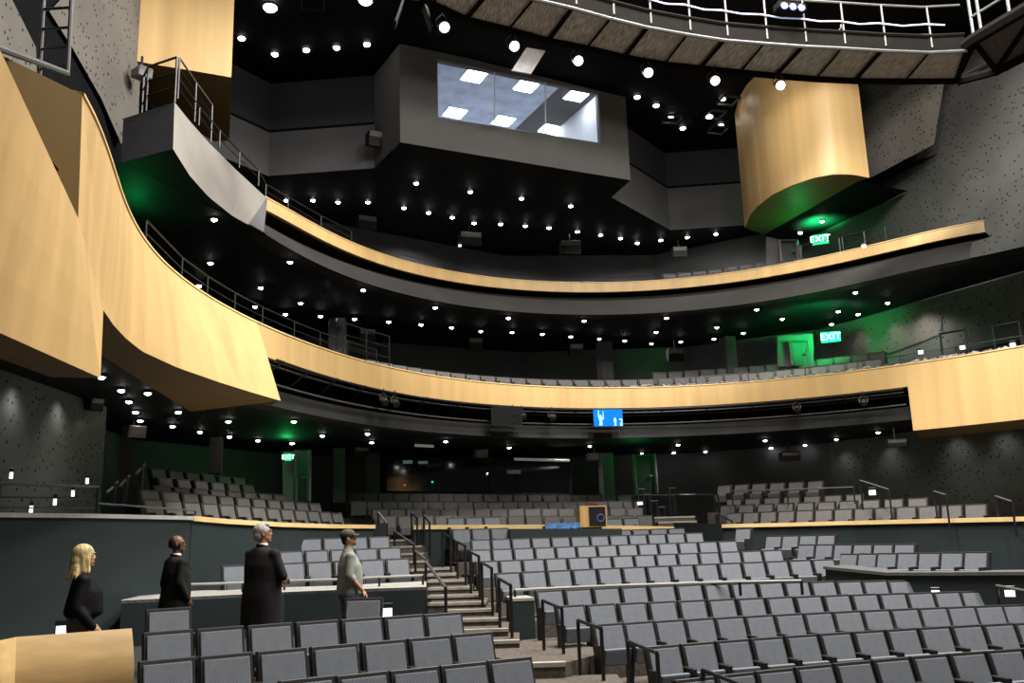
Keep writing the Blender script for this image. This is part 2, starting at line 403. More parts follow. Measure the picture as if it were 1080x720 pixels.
# grey lower fascia of the second balcony from its surveyed bottom edge
G2 = [(277.5, 245.5), (300, 259), (325, 273), (385, 297.5), (450, 316), (519, 325.5), (550, 329), (625, 332), (690, 330), (767, 322.5), (845, 311), (920, 295), (1022, 272.5)]
RG = plancurve(G2, 7.2, [], 6)
tg0 = th_of(Z(277.5, 245.5, 7.2)); tg1 = th_of(Z(1022, 272.5, 7.2))
thg = lin(tg0+.012, tg1, 80)
bm = B(); sweep(bm, RG, thg, [(.6, 7.85), (0, 7.2), (.5, 7.2)]); stru('balcony_beam', bm, grey_beam)
bm = B(); rows = []
for i in range(80):
    a, b = th2[i], thg[i]; rows.append([pt(R2(a)+.1, a, H2-.34), pt(R2(a)+.55, a, H2-.36), pt(RG(b)+.9, b, 7.9), pt(RG(b)+.6, b, 7.84)])
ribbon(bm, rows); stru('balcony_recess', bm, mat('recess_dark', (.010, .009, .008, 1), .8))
# pale plaster front left of the gold band with its return and dark stage-side end
UT = [(184, 107.5), (200, 127.5), (220, 150), (250, 180), (281, 208.5)]; LT = [(182.5, 157), (200, 185), (220, 207.5), (245, 227.5), (277, 245.5)]
PT = resamp([Z(x, y, H2) for x, y in UT], 24); PB = resamp([Z(x, y, 7.2) for x, y in LT], 24)
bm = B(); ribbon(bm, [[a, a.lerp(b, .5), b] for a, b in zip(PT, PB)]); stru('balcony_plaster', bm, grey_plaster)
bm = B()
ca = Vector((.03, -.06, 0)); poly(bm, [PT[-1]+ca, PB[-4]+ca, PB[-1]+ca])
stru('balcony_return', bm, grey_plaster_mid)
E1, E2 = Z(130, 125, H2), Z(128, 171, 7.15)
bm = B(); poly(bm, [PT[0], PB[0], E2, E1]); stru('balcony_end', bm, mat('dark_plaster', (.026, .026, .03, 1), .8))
bm = B(); rows = []
for i, t in enumerate(lin(-2.2, tg0, 20)): pass
SOL = [p.copy() for p in PB]
poly(bm, [PB[0]] + PB[1:] + [Vector((-2.5, 24.5, EYE+7.2)), Vector((-4.6, 18.5, EYE+7.2)), E2])
stru('ceiling', bm, black_soffit)
bm = B(); rows = []
for t in lin(tg0-.28, tg1+.18, 80):
    tc = min(max(t, tg0), tg1); a = RG(tc)+.02; b = RO1(t)-.02
    if b < a+.3: b = a+.3
    rows.append([pt(a+(b-a)*k/5, t, 7.21+.12*k/5) for k in range(6)])
ribbon(bm, rows); stru('ceiling', bm, black_soffit)
bm = B(); rows = []
for t in lin(t20, t21-.16, 60):
    a = R2(t)+.1; b = RO2(t)-.02; rows.append([pt(a+(b-a)*k/4, t, 7.95+1.9*k/4) for k in range(5)])
ribbon(bm, rows); stru('balcony_deck', bm, black_soffit)
# ------------------------------------------------------------------ upper ceiling, grey upper walls, booth
ZC = 12.3
dB = 26.65
bl0 = W(422, 150, dB); zb = bl0.z-EYE
br0 = Z(665, 190, zb)
edgeL = [Z(x, y, ZC) for x, y in [(196, 150), (283, 185.5), (413, 176)]]
edgeR = [Z(x, y, ZC) for x, y in [(645, 208), (707, 242.5), (806, 236)]]
edgeQ = [Z(806, 247, ZC), Z(905, 190, ZC)]
dirb = (br0-bl0).normalized(); back = Vector((-dirb.y, dirb.x, 0))
bm = B()
front = [Vector((-4.2, 21, EYE+ZC))]+edgeL+[Vector((bl0.x, bl0.y, EYE+ZC)), Vector((br0.x, br0.y, EYE+ZC))]+edgeR+edgeQ
backp = [Vector((x, y, EYE+ZC)) for x, y in [(21.5, 24), (20.3, 32.8), (15.7, 37.2), (9, 38.2), (.7, 34.8), (-4, 30)]]
f = poly(bm, front+backp); bmesh.ops.triangulate(bm, faces=[f], ngon_method='EAR_CLIP')
stru('ceiling', bm, black_soffit)
bm = B(); ZD = 11.5
poly(bm, [Z(806, 247, ZD), Z(906, 190, ZD), Vector((20.9, 26.0, EYE+ZD)), Vector((20.3, 32.6, EYE+ZD)), Vector((19.6, 33.6, EYE+ZD))])
stru('ceiling', bm, black_soffit)
def upwall(name, pxs, seamz, ztop, m_lo, m_hi, zb_=ZC):
    P = [Z(x, y, zb_) for x, y in pxs]
    bm = B(); ribbon(bm, [[p, Vector((p.x, p.y, EYE+seamz-.05))] for p in P]); stru(name, bm, m_lo)
    bm = B(); ribbon(bm, [[Vector((p.x, p.y, EYE+seamz-.05)), Vector((p.x, p.y, EYE+seamz+.05))] for p in P]); stru('trim_3', bm, stage_black)
    bm = B(); ribbon(bm, [[Vector((p.x, p.y, EYE+seamz+.05)), Vector((p.x, p.y, EYE+ztop))] for p in P]); stru(name, bm, m_hi)
upwall('wall_upper', [(196, 150), (283, 185.5), (414, 176)], 13.95, 15.75, grey_plaster_mid, grey_wall_hi)
upwall('wall_upper', [(641, 205.5), (645, 208), (707, 242.5), (806, 236), (830, 236)], 14.2, 15.75, grey_plaster_mid, grey_wall_hi)
# the black ceiling above
bm = B(); poly(bm, [Vector((x, y, EYE+15.76)) for x, y in [(-8, 18), (25, 18), (25, 40), (-8, 40)]]); stru('ceiling', bm, mat('black_ceiling', (.006, .006, .007, 1), .9, spec=.05))
# booth
ztop = W(423, 45, dB).z-EYE
H = ztop-zb
win = [PL(461, 62.5, bl0.xy, br0.xy), PL(632, 97.5, bl0.xy, br0.xy), PL(633.5, 151, bl0.xy, br0.xy), PL(461.5, 123.5, bl0.xy, br0.xy)]
Lb = (br0-bl0).length
def bp(s, z, d=0): return bl0 + dirb*s + back*d + Vector((0, 0, z))
ws = [((w-bl0).dot(dirb), w.z-bl0.z) for w in win]
s0 = (ws[0][0]+ws[3][0])/2; s1 = (ws[1][0]+ws[2][0])/2
bm = B()
wp = [bp(s0, ws[0][1]), bp(s1, ws[1][1]), bp(s1, ws[2][1]), bp(s0, ws[3][1])]
oc = [bp(0, H+.05), bp(Lb, H-.25), bp(Lb, 0), bp(0, 0)]
for i in range(4): quadv(bm, oc[i], oc[(i+1) % 4], wp[(i+1) % 4], wp[i])
for i in range(4): quadv(bm, wp[i], wp[(i+1) % 4], wp[(i+1) % 4]+back*.25, wp[i]+back*.25)
quadv(bm, oc[0], oc[3], oc[3]+back*5-dirb*.35, oc[0]+back*5-dirb*.35)
quadv(bm, oc[1], oc[2], oc[2]+back*6, oc[1]+back*6)
quadv(bm, oc[0], oc[1], oc[1]+back*6, oc[0]+back*6)
stru('control_booth', bm, booth_grey)
bm = B(); quadv(bm, oc[3], oc[2], oc[2]+back*6, oc[3]+back*6); stru('ceiling', bm, black_soffit)
# room behind the glass
zt = max(ws[0][1], ws[1][1])+.12; zbm = min(ws[2][1], ws[3][1])-.6; dd = 4.6
bm = B(); quadv(bm, bp(s0-.1, zt, .26), bp(s1+.1, zt, .26), bp(s1+.1, zt, dd), bp(s0-.1, zt, dd)); stru('ceiling', bm, room_grey)
bm = B()
quadv(bm, bp(s0-.1, zt, dd), bp(s1+.1, zt, dd), bp(s1+.1, zbm, dd), bp(s0-.1, zbm, dd))
quadv(bm, bp(s0-.1, zt, .26), bp(s0-.1, zt, dd), bp(s0-.1, zbm, dd), bp(s0-.1, zbm, .26))
quadv(bm, bp(s1+.1, zt, .26), bp(s1+.1, zt, dd), bp(s1+.1, zbm, dd), bp(s1+.1, zbm, .26))
quadv(bm, bp(s0-.1, zbm, .26), bp(s1+.1, zbm, .26), bp(s1+.1, zbm, dd), bp(s0-.1, zbm, dd))
stru('wall_booth', bm, white_paint)
bm = B()
for i in range(4):
    a, b = wp[i]+back*.05, wp[(i+1) % 4]+back*.05
    tube(bm, [a, b], .035, 4)
wf = stru('window_1', bm, steel)
for f_ in (.34, .655):
    bm = B(); a = wp[0].lerp(wp[1], f_); b = wp[3].lerp(wp[2], f_-.01)
    tube(bm, [a+back*.05, b+back*.05], .022, 4); obj('mullion', bm, white_paint, wf)
bm = B(); quadv(bm, *[p+back*.06 for p in wp]); obj('pane', bm, glass, wf)
zroom = bl0.z-EYE+zt
for i, (x, y) in enumerate([(500, 80.5), (555, 91), (608, 101), (480, 119), (531, 127.5), (580, 136)]):
    p = Z(x, y, zroom-.03)
    bm = B(); rot = Matrix.Rotation(math.atan2(dirb.y, dirb.x), 3, 'Z')
    box(bm, (0, 0, .015), (.78, .78, .03), rot)
    t = tag(obj('ceiling_light_panel', bm, white_paint, loc=p), 'glowing square ceiling panel behind the booth window, %s in the %s row' % (['left', 'middle', 'right'][i % 3], ['near', 'far'][i//3]), 'ceiling light', 'booth ceiling panels')
    bm = B(); box(bm, (0, 0, -.012), (.70, .70, .02), rot); obj('diffuser', bm, panel_glow, t)
# white projector screen panel hanging above the booth window
p4 = [PL(x, y, bl0.xy, br0.xy, 3.6) for x, y in [(555.5, 50), (575.5, 53.5), (560, 78), (540, 74)]]
bm = B(); quadv(bm, *p4); quadv(bm, *[p+back*.06 for p in p4])
tag(obj('hanging_panel', bm, mat('pale_panel', (.75, .73, .73, 1), .6)), 'pale tilted rectangular panel hanging above the booth window', 'panel')
# ------------------------------------------------------------------ curved timber drums
def drum(name, btm, z, ztop, inner, faces_extra=None):
    P = [Z(x, y, z) for x, y in btm]
    P = resamp(P, 26)
    bm = B(); ribbon(bm, [[p, p+Vector((0, 0, (ztop-z)*.5)), Vector((p.x, p.y, EYE+ztop))] for p in P]); stru(name, bm, wood, smooth=True)
    I = [Z(x, y, z) for x, y in inner]
    bm = B(); f = poly(bm, P+I); bmesh.ops.triangulate(bm, faces=[f], ngon_method='EAR_CLIP'); stru('balcony_underside', bm, wood_under_shade)
    return P
drum('timber_drum', [(120, 60), (160, 67.5), (200, 74), (244, 81.5)], 11.5, 19, [(242, 148.5), (225, 149), (160, 110)])
pr = drum('timber_drum', [(785.5, 240), (791, 227), (799, 217.5), (815, 205), (835, 195.3), (858, 187.5), (880, 183.5), (900, 184), (917, 187.5)], 11.1, 19, [(905, 191), (806, 247.5)])
# lit patches of the right wall's perforation, given a paler colour
def wp_poly(name, pxs, A, Bp, material, off=.06):
    bm = B(); poly(bm, [PL(x, y, A, Bp, off) for x, y in pxs]); return stru(name, bm, material)
WR1, WR2 = OUT1[9], OUT1[10]
wp_poly('wall_right', [(898, 60), (1000, 60), (985, 152), (919, 187), (906, 187)], WR1, WR2, perf_lit, .3)
wp_poly('wall_right', [(861, 362), (880, 347), (930, 332), (990, 313), (994, 352), (940, 372), (880, 380)], WR1, WR2, perf_lit, .05)
# lit patches of the left wall, cut as paler panels with shadow edges
WL1, WL2 = OUT1[2], OUT1[3]
wp_poly('wall_left', [(52, 12), (150, -90), (149, 60), (146, 122), (128, 152), (107, 104), (75, 48)], WL1, WL2, perf_lit, .12)
wp_poly('wall_left', [(-60, -40), (12, -2), (38, 50), (40, 112), (-10, 130), (-60, 130)], WL1, WL2, perf_lit, .12)
# ------------------------------------------------------------------ theatre seats
def prism_x(bm, yz, x0, x1, mi=0):
    a = [bm.verts.new((x0, y, z)) for y, z in yz]; b = [bm.verts.new((x1, y, z)) for y, z in yz]
    bm.faces.new(a).material_index = mi; bm.faces.new(b[::-1]).material_index = mi
    n = len(yz)
    for i in range(n): bm.faces.new((a[i], b[i], b[(i+1) % n], a[(i+1) % n])).material_index = mi
def bev(bm, w=.012, seg=2):
    bmesh.ops.bevel(bm, geom=bm.edges[:]+bm.verts[:], offset=w, segments=seg, affect='EDGES', profile=.6)
def seat_proto(fab):
    """tip-up seat; local -y looks at the stage; top of the upholstery at z=.85"""
    t = thing('theatre_seat', 'seat', 'seat')
    bm = B(); prism_x(bm, [(-.075, .40), (.065, .85), (.095, .84), (-.035, .40)], -.225, .225); bev(bm, .012, 2)
    obj('backrest', bm, fab, t)
    bm = B(); prism_x(bm, [(-.065, .34), (.095, .885), (.195, .87), (.05, .33)], -.258, .258); bev(bm, .008, 1)
    obj('back_shell', bm, shell, t)
    bm = B(); prism_x(bm, [(-.10, .34), (-.155, .56), (-.225, .55), (-.17, .31)], -.215, .215); bev(bm, .025, 2)
    p = obj('seat_pad', bm, fab, t)
    bm = B(); prism_x(bm, [(-.088, .34), (-.142, .55), (-.152, .55), (-.098, .34)], -.205, .205); obj('pad_underside', bm, shell, p)
    for s in (-1, 1):
        bm = B(); x0, x1 = (s*.245, s*.268)
        prism_x(bm, [(-.25, .58), (-.25, .54), (-.13, .03), (.05, .03), (.06, .58)], min(x0, x1), max(x0, x1))
        sp = obj('side_panel', bm, shell, t)
        bm = B(); box(bm, (s*.254, -.10, .592), (.036, .30, .026)); bev(bm, .008, 1); obj('armrest', bm, shell, sp)
    for s in (-1, 1):
        bm = B(); box(bm, (s*.256, -.04, .018), (.026, .20, .034)); obj('foot', bm, black_metal, t)
    return t
proto = {'n': seat_proto(fabric), 'w': seat_proto(fabric_warm_lit)}
used = {'n': False, 'w': False}
NS = [0]
SEATPTS = []
def put_seat(p, rz, label, group, kind):
    NS[0] += 1; SEATPTS.append(p)
    if not used[kind]:
        used[kind] = True; r = proto[kind]; r.location = p; r.rotation_euler = (0, 0, rz); r['label'] = label; r['group'] = group; return r
    return dup(proto[kind], p, rz, label, group)
FLOORS = []
def row(data, z, i0, i1, blk, rowname, kind='n', skip=(), deg=2, from_right=False, ref='the stepped aisle', arc=None, posf=None, front=.62, backd=.72, drop=.855):
    """data: (index, px, py) of the upper left upholstery corner; z: its height; seats i0..i1"""
    if posf is None:
        a = np.array(data, float); dg = min(deg, len(data)-1)
        fx = np.polyfit(a[:, 0], a[:, 1], dg); fy = np.polyfit(a[:, 0], a[:, 2], dg)
        if arc is None: pos = lambda i: Z(float(np.polyval(fx, i)), float(np.polyval(fy, i)), z)
        else:
            rr = arc[0]+20
            def pos(i):
                th = arc[1]+(i if i < 11 else 11+(i-11)*.35)*.55/rr; q = Vector((9+rr*math.sin(th), -20+rr*math.cos(th), 0))
                return W(float(np.polyval(fx, i)), float(np.polyval(fy, i)), q.dot(FH))
    else: pos = posf
    idx = [i for i in range(i0, i1+1) if i not in skip]; n = len(idx)
    fl = []
    for k, i in enumerate(idx):
        p = pos(i); q = pos(i+1); tdir = (q-p); tdir.z = 0; step = tdir.length; tdir.normalize()
        if arc is not None: th = arc[1]+(i+.4)*.55/(arc[0]+20); tdir = (tdir*.35+Vector((math.cos(th), -math.sin(th), 0))*.65).normalized()
        ctr = p + tdir*.232; rz = math.atan2(tdir.y, tdir.x); nrm = Vector((-tdir.y, tdir.x, 0))
        base = ctr - Vector((0, 0, drop)) - nrm*.06
        j = n-1-k if from_right else k
        lab = '%s seat, %s from %s, %s of %s' % ('slate grey' if kind == 'n' else 'warm-lit grey', ordn(j), ref, rowname, blk)
        put_seat(base, rz, lab, 'seats in the '+blk, kind); fl.append((base, tdir, nrm))
    if fl:
        pts = [(b-t*.34, n_) for b, t, n_ in fl[:1]] + [(b, n_) for b, t, n_ in fl] + [(b+t*.34, n_) for b, t, n_ in fl[-1:]]
        FLOORS.append([(b-n_*front, b+n_*backd) for b, n_ in pts])
def floors(name='floor', h=.5, material=carpet):
    bm = B()
    for strip in FLOORS:
        top = [a for a, b in strip]+[b for a, b in strip][::-1]
        ribbon(bm, [[a-Vector((0, 0, h)), a, b, b-Vector((0, 0, h))] for a, b in strip])
    FLOORS.clear(); return stru(name, bm, material)
RB = 'lower right stalls'
row([(0,683,684),(1,721.7,681.7),(2,760,678),(3,795,675.8),(4,831.7,672.5),(5,868.3,669.7),(6,902.5,668.3),(7,936.7,665.8),(8,971.7,664.2),(9,1005.8,662.5),(10,1041.7,660.3)], -1.531, 0, 11, RB, 'second row', arc=(12.05, -.1387))
row([(0,760,715),(1,800,710.8),(2,841.7,705.8),(3,885,701.7),(4,925.8,698.4),(5,965.8,695),(6,1005,691.7),(7,1045,688.6)], -1.629, -1, 8, RB, 'front row', arc=(10.15, -.145))
row([(1,658.3,659),(2,691.7,656.7),(3,726,654.6),(4,757.5,653.3),(5,789.2,650.8),(6,820,649.7),(7,851.7,648),(8,880,646.7),(9,910.8,645.8),(10,940,644.7),(11,970,643.3),(12,1000,642),(13,1030.8,640.5),(14,1060.8,639.5)], -1.412, 0, 14, RB, 'third row', arc=(13.6, -.1408))
row([(0,588,641),(1,620.8,639.2),(2,653.3,637.8),(3,686.7,636.3),(4,717.5,635),(5,750.8,634.2),(6,781.7,632.8),(7,811.7,631.7),(8,840,630.5),(9,868.3,629.7),(10,900.8,628.3),(11,927.5,627.5),(12,958.3,626.7),(13,987,625.8),(14,1016.5,625.3)], -1.237, 0, 14, RB, 'fourth row', arc=(15.0, -.1352))
row([(0,565.8,625),(1,597.5,622.8),(2,627.5,621.7),(3,657.5,620),(4,686.7,619.2),(6,745.8,617.8),(7,772.5,616.7),(8,800.8,616.2),(9,828.3,615.3),(10,855.8,614.7),(11,882.5,614.2),(12,912,613.9),(13,940,613.7)], -1.043, 0, 13, RB, 'fifth row', arc=(16.2, -.1342))
floors()
RU = 'raised right stalls'
def rowarc(D, z, t0, i0, i1, blk, rowname, **k):
    r = D+20; P = []
    for i in (range(i0-1, i1+2)):
        th = t0+i*.55/r; P.append(Vector((9+r*math.sin(th), -20+r*math.cos(th), EYE+z)))
    row(None, z, i0, i1, blk, rowname, posf=lambda i: P[i-i0+1], **k)
rowarc(18.2, -.747, -.12, -1, 12, RU, 'first row')
rowarc(20.5, -.572, -.0979, -2, 11, RU, 'second row')
rowarc(22.1, -.344, -.0898, -2, 10, RU, 'third row')
rowarc(23.6, -.115, -.0794, -2, 9, RU, 'fourth row')
rowarc(25.1, .175, -.1064, 0, 2, RU, 'fifth row')
rowarc(26.4, .513, -.1017, 0, 2, RU, 'sixth row')
rowarc(25.1, .027, .0116, -1, 2, 'stalls beside the mixing desk', 'front row', from_right=True, ref='the right stair')
rowarc(26.4, .371, .0041, 0, 1, 'stalls beside the mixing desk', 'back row', from_right=True, ref='the right stair')
floors()
LB_ = 'lower left stalls'
kw = dict(from_right=True)
row([(0,300,721.5),(1,358,716),(2,416.7,710.7),(3,469,705),(4,518,699.5)], -1.296, 0, 4, LB_, 'front row', **kw, arc=(10.3, -.3025))
row([(0,150,701),(1,215,695),(2,275,690),(3,331.7,685),(4,384,681),(5,434,675.5),(6,480,672)], -1.106, 0, 6, LB_, 'second row', **kw, arc=(11.35, -.337))
row([(0,155,670),(1,210,666),(2,264,662),(3,316,658.7),(4,363,656),(5,409,653),(6,450,650)], -.947, 0, 6, LB_, 'third row', **kw, arc=(12.5, -.3297))
row([(0,156.7,645.2),(1,208,642)], -.761, 0, 0, LB_, 'short fourth row', ref='the stair end', backd=1.2, **kw)
row([(0,365,633.3),(1,400,632.2)], -.80, 0, 0, LB_, 'short rear row', ref='the block end', backd=1.2, **kw)
floors()
MB_ = 'raised left stalls'
rowarc(20.1, -.433, -.2331, -2, 4, MB_, 'front row', front=.22, **kw)
rowarc(21.5, -.218, -.2257, 0, 4, MB_, 'second row', **kw)
rowarc(23, .039, -.2075, 0, 3, MB_, 'third row', **kw)
rowarc(24.4, .26, -.176, 0, 0, MB_, 'rear row', **kw)
floors()
FB = 'far right stalls'
FROWS = True
floors()
# parterre tiers: rows given by their two ends (px, py, distance)
def row2(A, Bp, n, blk, rowname, kind='w', from_right=False, ref='the aisle end', sag=0):
    a = W(*A); b = W(*Bp); z0 = a.z; fl = []
    for k in range(n):
        f = k/(n-1) if n > 1 else 0; p = a.lerp(b, f); d = (b-a); d.z = 0; d.normalize(); nrm = Vector((-d.y, d.x, 0))
        ang = 0
        if sag: 
            p = p + nrm*sag*4*f*(1-f); sl = sag*4*(1-2*f)/(b-a).length; ang = math.atan(sl)
        ctr = p + d*.232; base = ctr-Vector((0, 0, .855))-nrm*.06
        j = n-1-k if from_right else k
        lab = '%s seat, %s from %s, %s of %s' % ('warm-lit grey' if kind == 'w' else 'slate grey', ordn(j), ref, rowname, blk)
        put_seat(base, math.atan2(d.y, d.x)+ang, lab, 'seats in the '+blk, kind); fl.append((base, d, nrm))
    pts = [(fl[0][0]-fl[0][1]*.4, fl[0][2])]+[(x, n_) for x, d, n_ in fl]+[(fl[-1][0]+fl[-1][1]*.4, fl[-1][2])]
    FLOORS.append([(x-n_*.42, x+n_*.7) for x, n_ in pts])
PC = 'centre parterre'
REAR = [((371,529.4,29.8),(658,529.5,30.6),19), ((351,519.8,31.0),(651.7,522.5,31.8),20)]
for (A, Bq, n_, nm) in [((401,545,27.4),(671,544.5,28.2),15,'front row'), ((393,537.2,28.6),(661.7,536.6,29.4),16,'second row')]:
    row2(A, Bq, n_, PC, nm, ref='the left end', sag=.45)
floors()
PLB = 'left parterre'
for (A, Bq, n_, nm) in [((153,527.3,18.1),(351,541.3,24.4),13,'front row'), ((150,517.3,18.9),(327.5,531,24.5),11,'second row'),
                        ((164,513,20.6),(290,522,24.4),8,'third row'), ((167.5,504,21.8),(257,511.7,24.9),6,'fourth row'), ((160,494.3,23.1),(247,504.2,26),6,'back row')]:
    row2(A, Bq, n_, PLB, nm, ref='the left end')
floors()
for (A, Bq, n_, nm) in [((886, 584.9, 20.8), (1017.5, 583, 18.0), 7, 'front row'), ((842, 575.2, 22.5), (943.7, 574.7, 20.2), 6, 'second row'), ((808, 566, 24.0), (862.5, 565, 22.7), 4, 'third row'), ((776, 558.2, 25.0), (793, 558, 24.6), 1, 'rear row')]:
    row2(A, Bq, n_, FB, nm, kind='n', ref='the left end')
floors()
PRB = 'right parterre'
for (A, Bq, n_, nm) in [((766.7,541.8,27.2),(1018,533,22.5),13,'front row'), ((760,533.8,28.2),(958,526.5,24.4),10,'second row'),
                        ((766.7,527.2,29.1),(892.5,522.5,26.7),7,'third row'), ((757,512.5,30.2),(852,508.3,28),6,'back row')]:
    row2(A, Bq, n_, PRB, nm, ref='the left end')
floors()
print('seats', NS[0])
# seats of the two balconies seen over the rails: more than the countable three hundred
def tiny_seat(bm, p, d, w=.46):
    n_ = Vector((-d.y, d.x, 0)); rot = Matrix((d, n_, Vector((0, 0, 1)))).transposed()
    box(bm, p+Vector((0, 0, -.22))+n_*.0, (w, .07, .44), rot @ Matrix.Rotation(-.2, 3, 'X'), 0)
    box(bm, p+Vector((0, 0, -.21))+n_*.07, (w+.07, .05, .50), rot @ Matrix.Rotation(-.2, 3, 'X'), 1)
    box(bm, p+d*.27+Vector((0, 0, -.42))-n_*.1, (.04, .4, .5), rot, 1)
bm = B()
def balc(R, px0, px1, Hh, offs):
    for off, z in offs:
        ta = th_of(Z(px0, 400, Hh)) if False else px0; tb = px1
        t = ta
        while t < tb:
            r = R(t)+off
            tiny_seat(bm, pt(r, t, z), Vector((math.cos(t), -math.sin(t), 0))); t += .56/r
def thpx(R, Hh, px, ys):
    return th_of(Z(px, ys, Hh))
balc(R1, thpx(R1, H1, 425, 390), thpx(R1, H1, 705, 407), H1, [(1.35, 4.98)])
balc(R1, thpx(R1, H1, 330, 365), thpx(R1, H1, 940, 387), H1, [(1.0, 4.72)])
balc(R1, thpx(R1, H1, 715, 407), thpx(R1, H1, 935, 388), H1, [(2.0, 5.1), (3.0, 5.5)])
balc(R2, thpx(R2, H2, 470, 285), thpx(R2, H2, 640, 298), H2, [(1.2, 9.12)])
balc(R2, thpx(R2, H2, 715, 295), thpx(R2, H2, 850, 275), H2, [(1.2, 9.1), (2.1, 9.5)])
for A, Bq, n_ in REAR:
    a = W(*A); b = W(*Bq); d = (b-a); d.z = 0; d.normalize(); nr = Vector((-d.y, d.x, 0)); fl = []
    for k in range(n_):
        f = k/(n_-1); p = a.lerp(b, f)+nr*.45*4*f*(1-f)+d*.232; tiny_seat(bm, p, d); fl.append((p-Vector((0, 0, .855)), nr))
    FLOORS.append([(x-n2*.62, x+n2*.7) for x, n2 in fl])
bs = tag(obj('distant_seats', bm, [fabric_warm_lit, shell]), 'rows of small dark seats behind both balcony rails and at the rear of the centre parterre', 'seats'); bs['kind'] = 'stuff'
floors()
# ------------------------------------------------------------------ parterre fronts, parapets and ledges
def wallledge(name, tops, zbot, capmat, facemat, depth=.28, capt=.09, lip=.06, caps=(0, -1)):
    """vertical front under a ledge; tops = world points of the ledge's front upper edge"""
    bm = B(); n = len(tops); bk = []
    for i, p in enumerate(tops):
        d = tops[min(i+1, n-1)]-tops[max(i-1, 0)]; d.z = 0; d.normalize(); bk.append(Vector((-d.y, d.x, 0)))
    ribbon(bm, [[p+b*lip, Vector((p.x, p.y, EYE+zbot))+b*lip] for p, b in zip(tops, bk)])
    for i in caps:
        p, b = tops[i], bk[i]
        quadv(bm, p+b*lip, p+b*depth, Vector((p.x, p.y, EYE+zbot))+b*depth, Vector((p.x, p.y, EYE+zbot))+b*lip)
    w = stru(name, bm, facemat)
    bm = B(); up = Vector((0, 0, capt))
    ribbon(bm, [[p-up, p, p+b*depth, p+b*depth-up, p-up] for p, b in zip(tops, bk)])
    for i in (0, -1):
        p, b = tops[i], bk[i]; quadv(bm, p-up, p, p+b*depth, p+b*depth-up)
    return w, stru('trim_4', bm, capmat)
LW = [W(205, 543.8, 17.7), W(240, 547.2, 18.8), W(300, 551, 20.8), W(350, 552.7, 22.4), W(396, 553.2, 23.8)]
wallledge('parterre_front', LW, -1.75, wood_cap, teal_wall, .35, .095, caps=(-1,))
LW2 = [W(-80, 537, 12.2), W(0, 540.3, 13.9), W(100, 541.6, 15.6), W(207, 544.2, 17.76)]
wallledge('parterre_front', LW2, -1.75, mat('white_ledge', (.5, .49, .46, 1), .6), teal_wall, .4, .07, caps=(0,))
a = LW[-1]; bm = B(); quadv(bm, a, a+Vector((.5, 2.5, .1)), Vector((a.x+.5, a.y+2.5, EYE-1)), Vector((a.x, a.y, EYE-1.4))); stru('parterre_front', bm, teal_wall)
CWP = [W(436, 553.6, 26.2), W(500, 553.2, 26.5), W(570, 553, 26.8), W(640, 553.6, 27), W(711, 555.2, 27.1)]
wallledge('parterre_front', CWP, -1.0, wood_cap, teal_wall, .35, .12)
RWP = [W(761, 552.6, 25.9), W(830, 551, 24.7), W(900, 549, 23.4), W(1000, 546.5, 21.5), W(1080, 544.6, 20.2), W(1160, 542.5, 19.2)]
wallledge('parterre_front', RWP, -1.75, wood_cap, teal_wall, .35, .10)
a = RWP[0]; bm = B(); quadv(bm, a, a+Vector((-.5, 2.2, .1)), Vector((a.x-.5, a.y+2.2, EYE-1)), Vector((a.x, a.y, EYE-1.2))); stru('parterre_front', bm, teal_wall)
# parapet under the raised left stalls, wide pale top
PF = [Z(x, y, -.86) for x, y in [(128, 633), (170, 631), (202, 629), (255, 626.6), (300, 624), (357, 621.8), (400, 620.2), (449.5, 618.6)]]
bm = B(); bk = Vector((-.28, .96, 0)).normalized()
PBk = [Z(x, y, -.86) for x, y in [(128, 632.4), (163, 624.6), (202, 622.8), (255, 621), (300, 619), (357, 617.3), (400, 615), (449.5, 612.6)]]
ribbon(bm, [[p, Vector((p.x, p.y, EYE-2.05))] for p in PF])
quadv(bm, PF[-1], PBk[-1], PBk[-1]-Vector((0, 0, 1.1)), PF[-1]-Vector((0, 0, 1.1)))
stru('parapet', bm, teal_wall)
bm = B(); ribbon(bm, [[p-Vector((0, 0, .05)), p, q] for p, q in zip(PF, PBk)]); stru('trim_5', bm, ledge_grey)
# parapet in front of the raised right stalls: pale block end and the strip behind the fifth row
bl = [Z(541, 634, -1.2), Z(563.5, 633, -1.2)]
bm = B(); d = (bl[1]-bl[0]).normalized(); bk = Vector((-d.y, d.x, 0))
far = bl[0]+d*9.5+bk*.3
slab(bm, [bl[0], bl[1], bl[1]+bk*.75, bl[0]+bk*.75], 1.2, 0); stru('parapet', bm, teal_wall)
bm = B(); slab(bm, [p+Vector((0, 0, .05)) for p in (bl[0]-d*.01-bk*.01, bl[1]+d*.01-bk*.01, bl[1]+bk*.76+d*.01, bl[0]+bk*.76-d*.01)], .05); stru('trim_5', bm, ledge_grey)
# low wall in front of the far right stalls
FW_ = [W(868, 597, 19.9), W(935, 603.5, 18.6), W(1000, 603.3, 17.5), W(1080, 602.6, 16.4), W(1170, 601, 15.4)]
wallledge('parapet', FW_, -2.3, mat('grey_ledge', (.10, .10, .10, 1), .7), teal_wall, .8, .06)
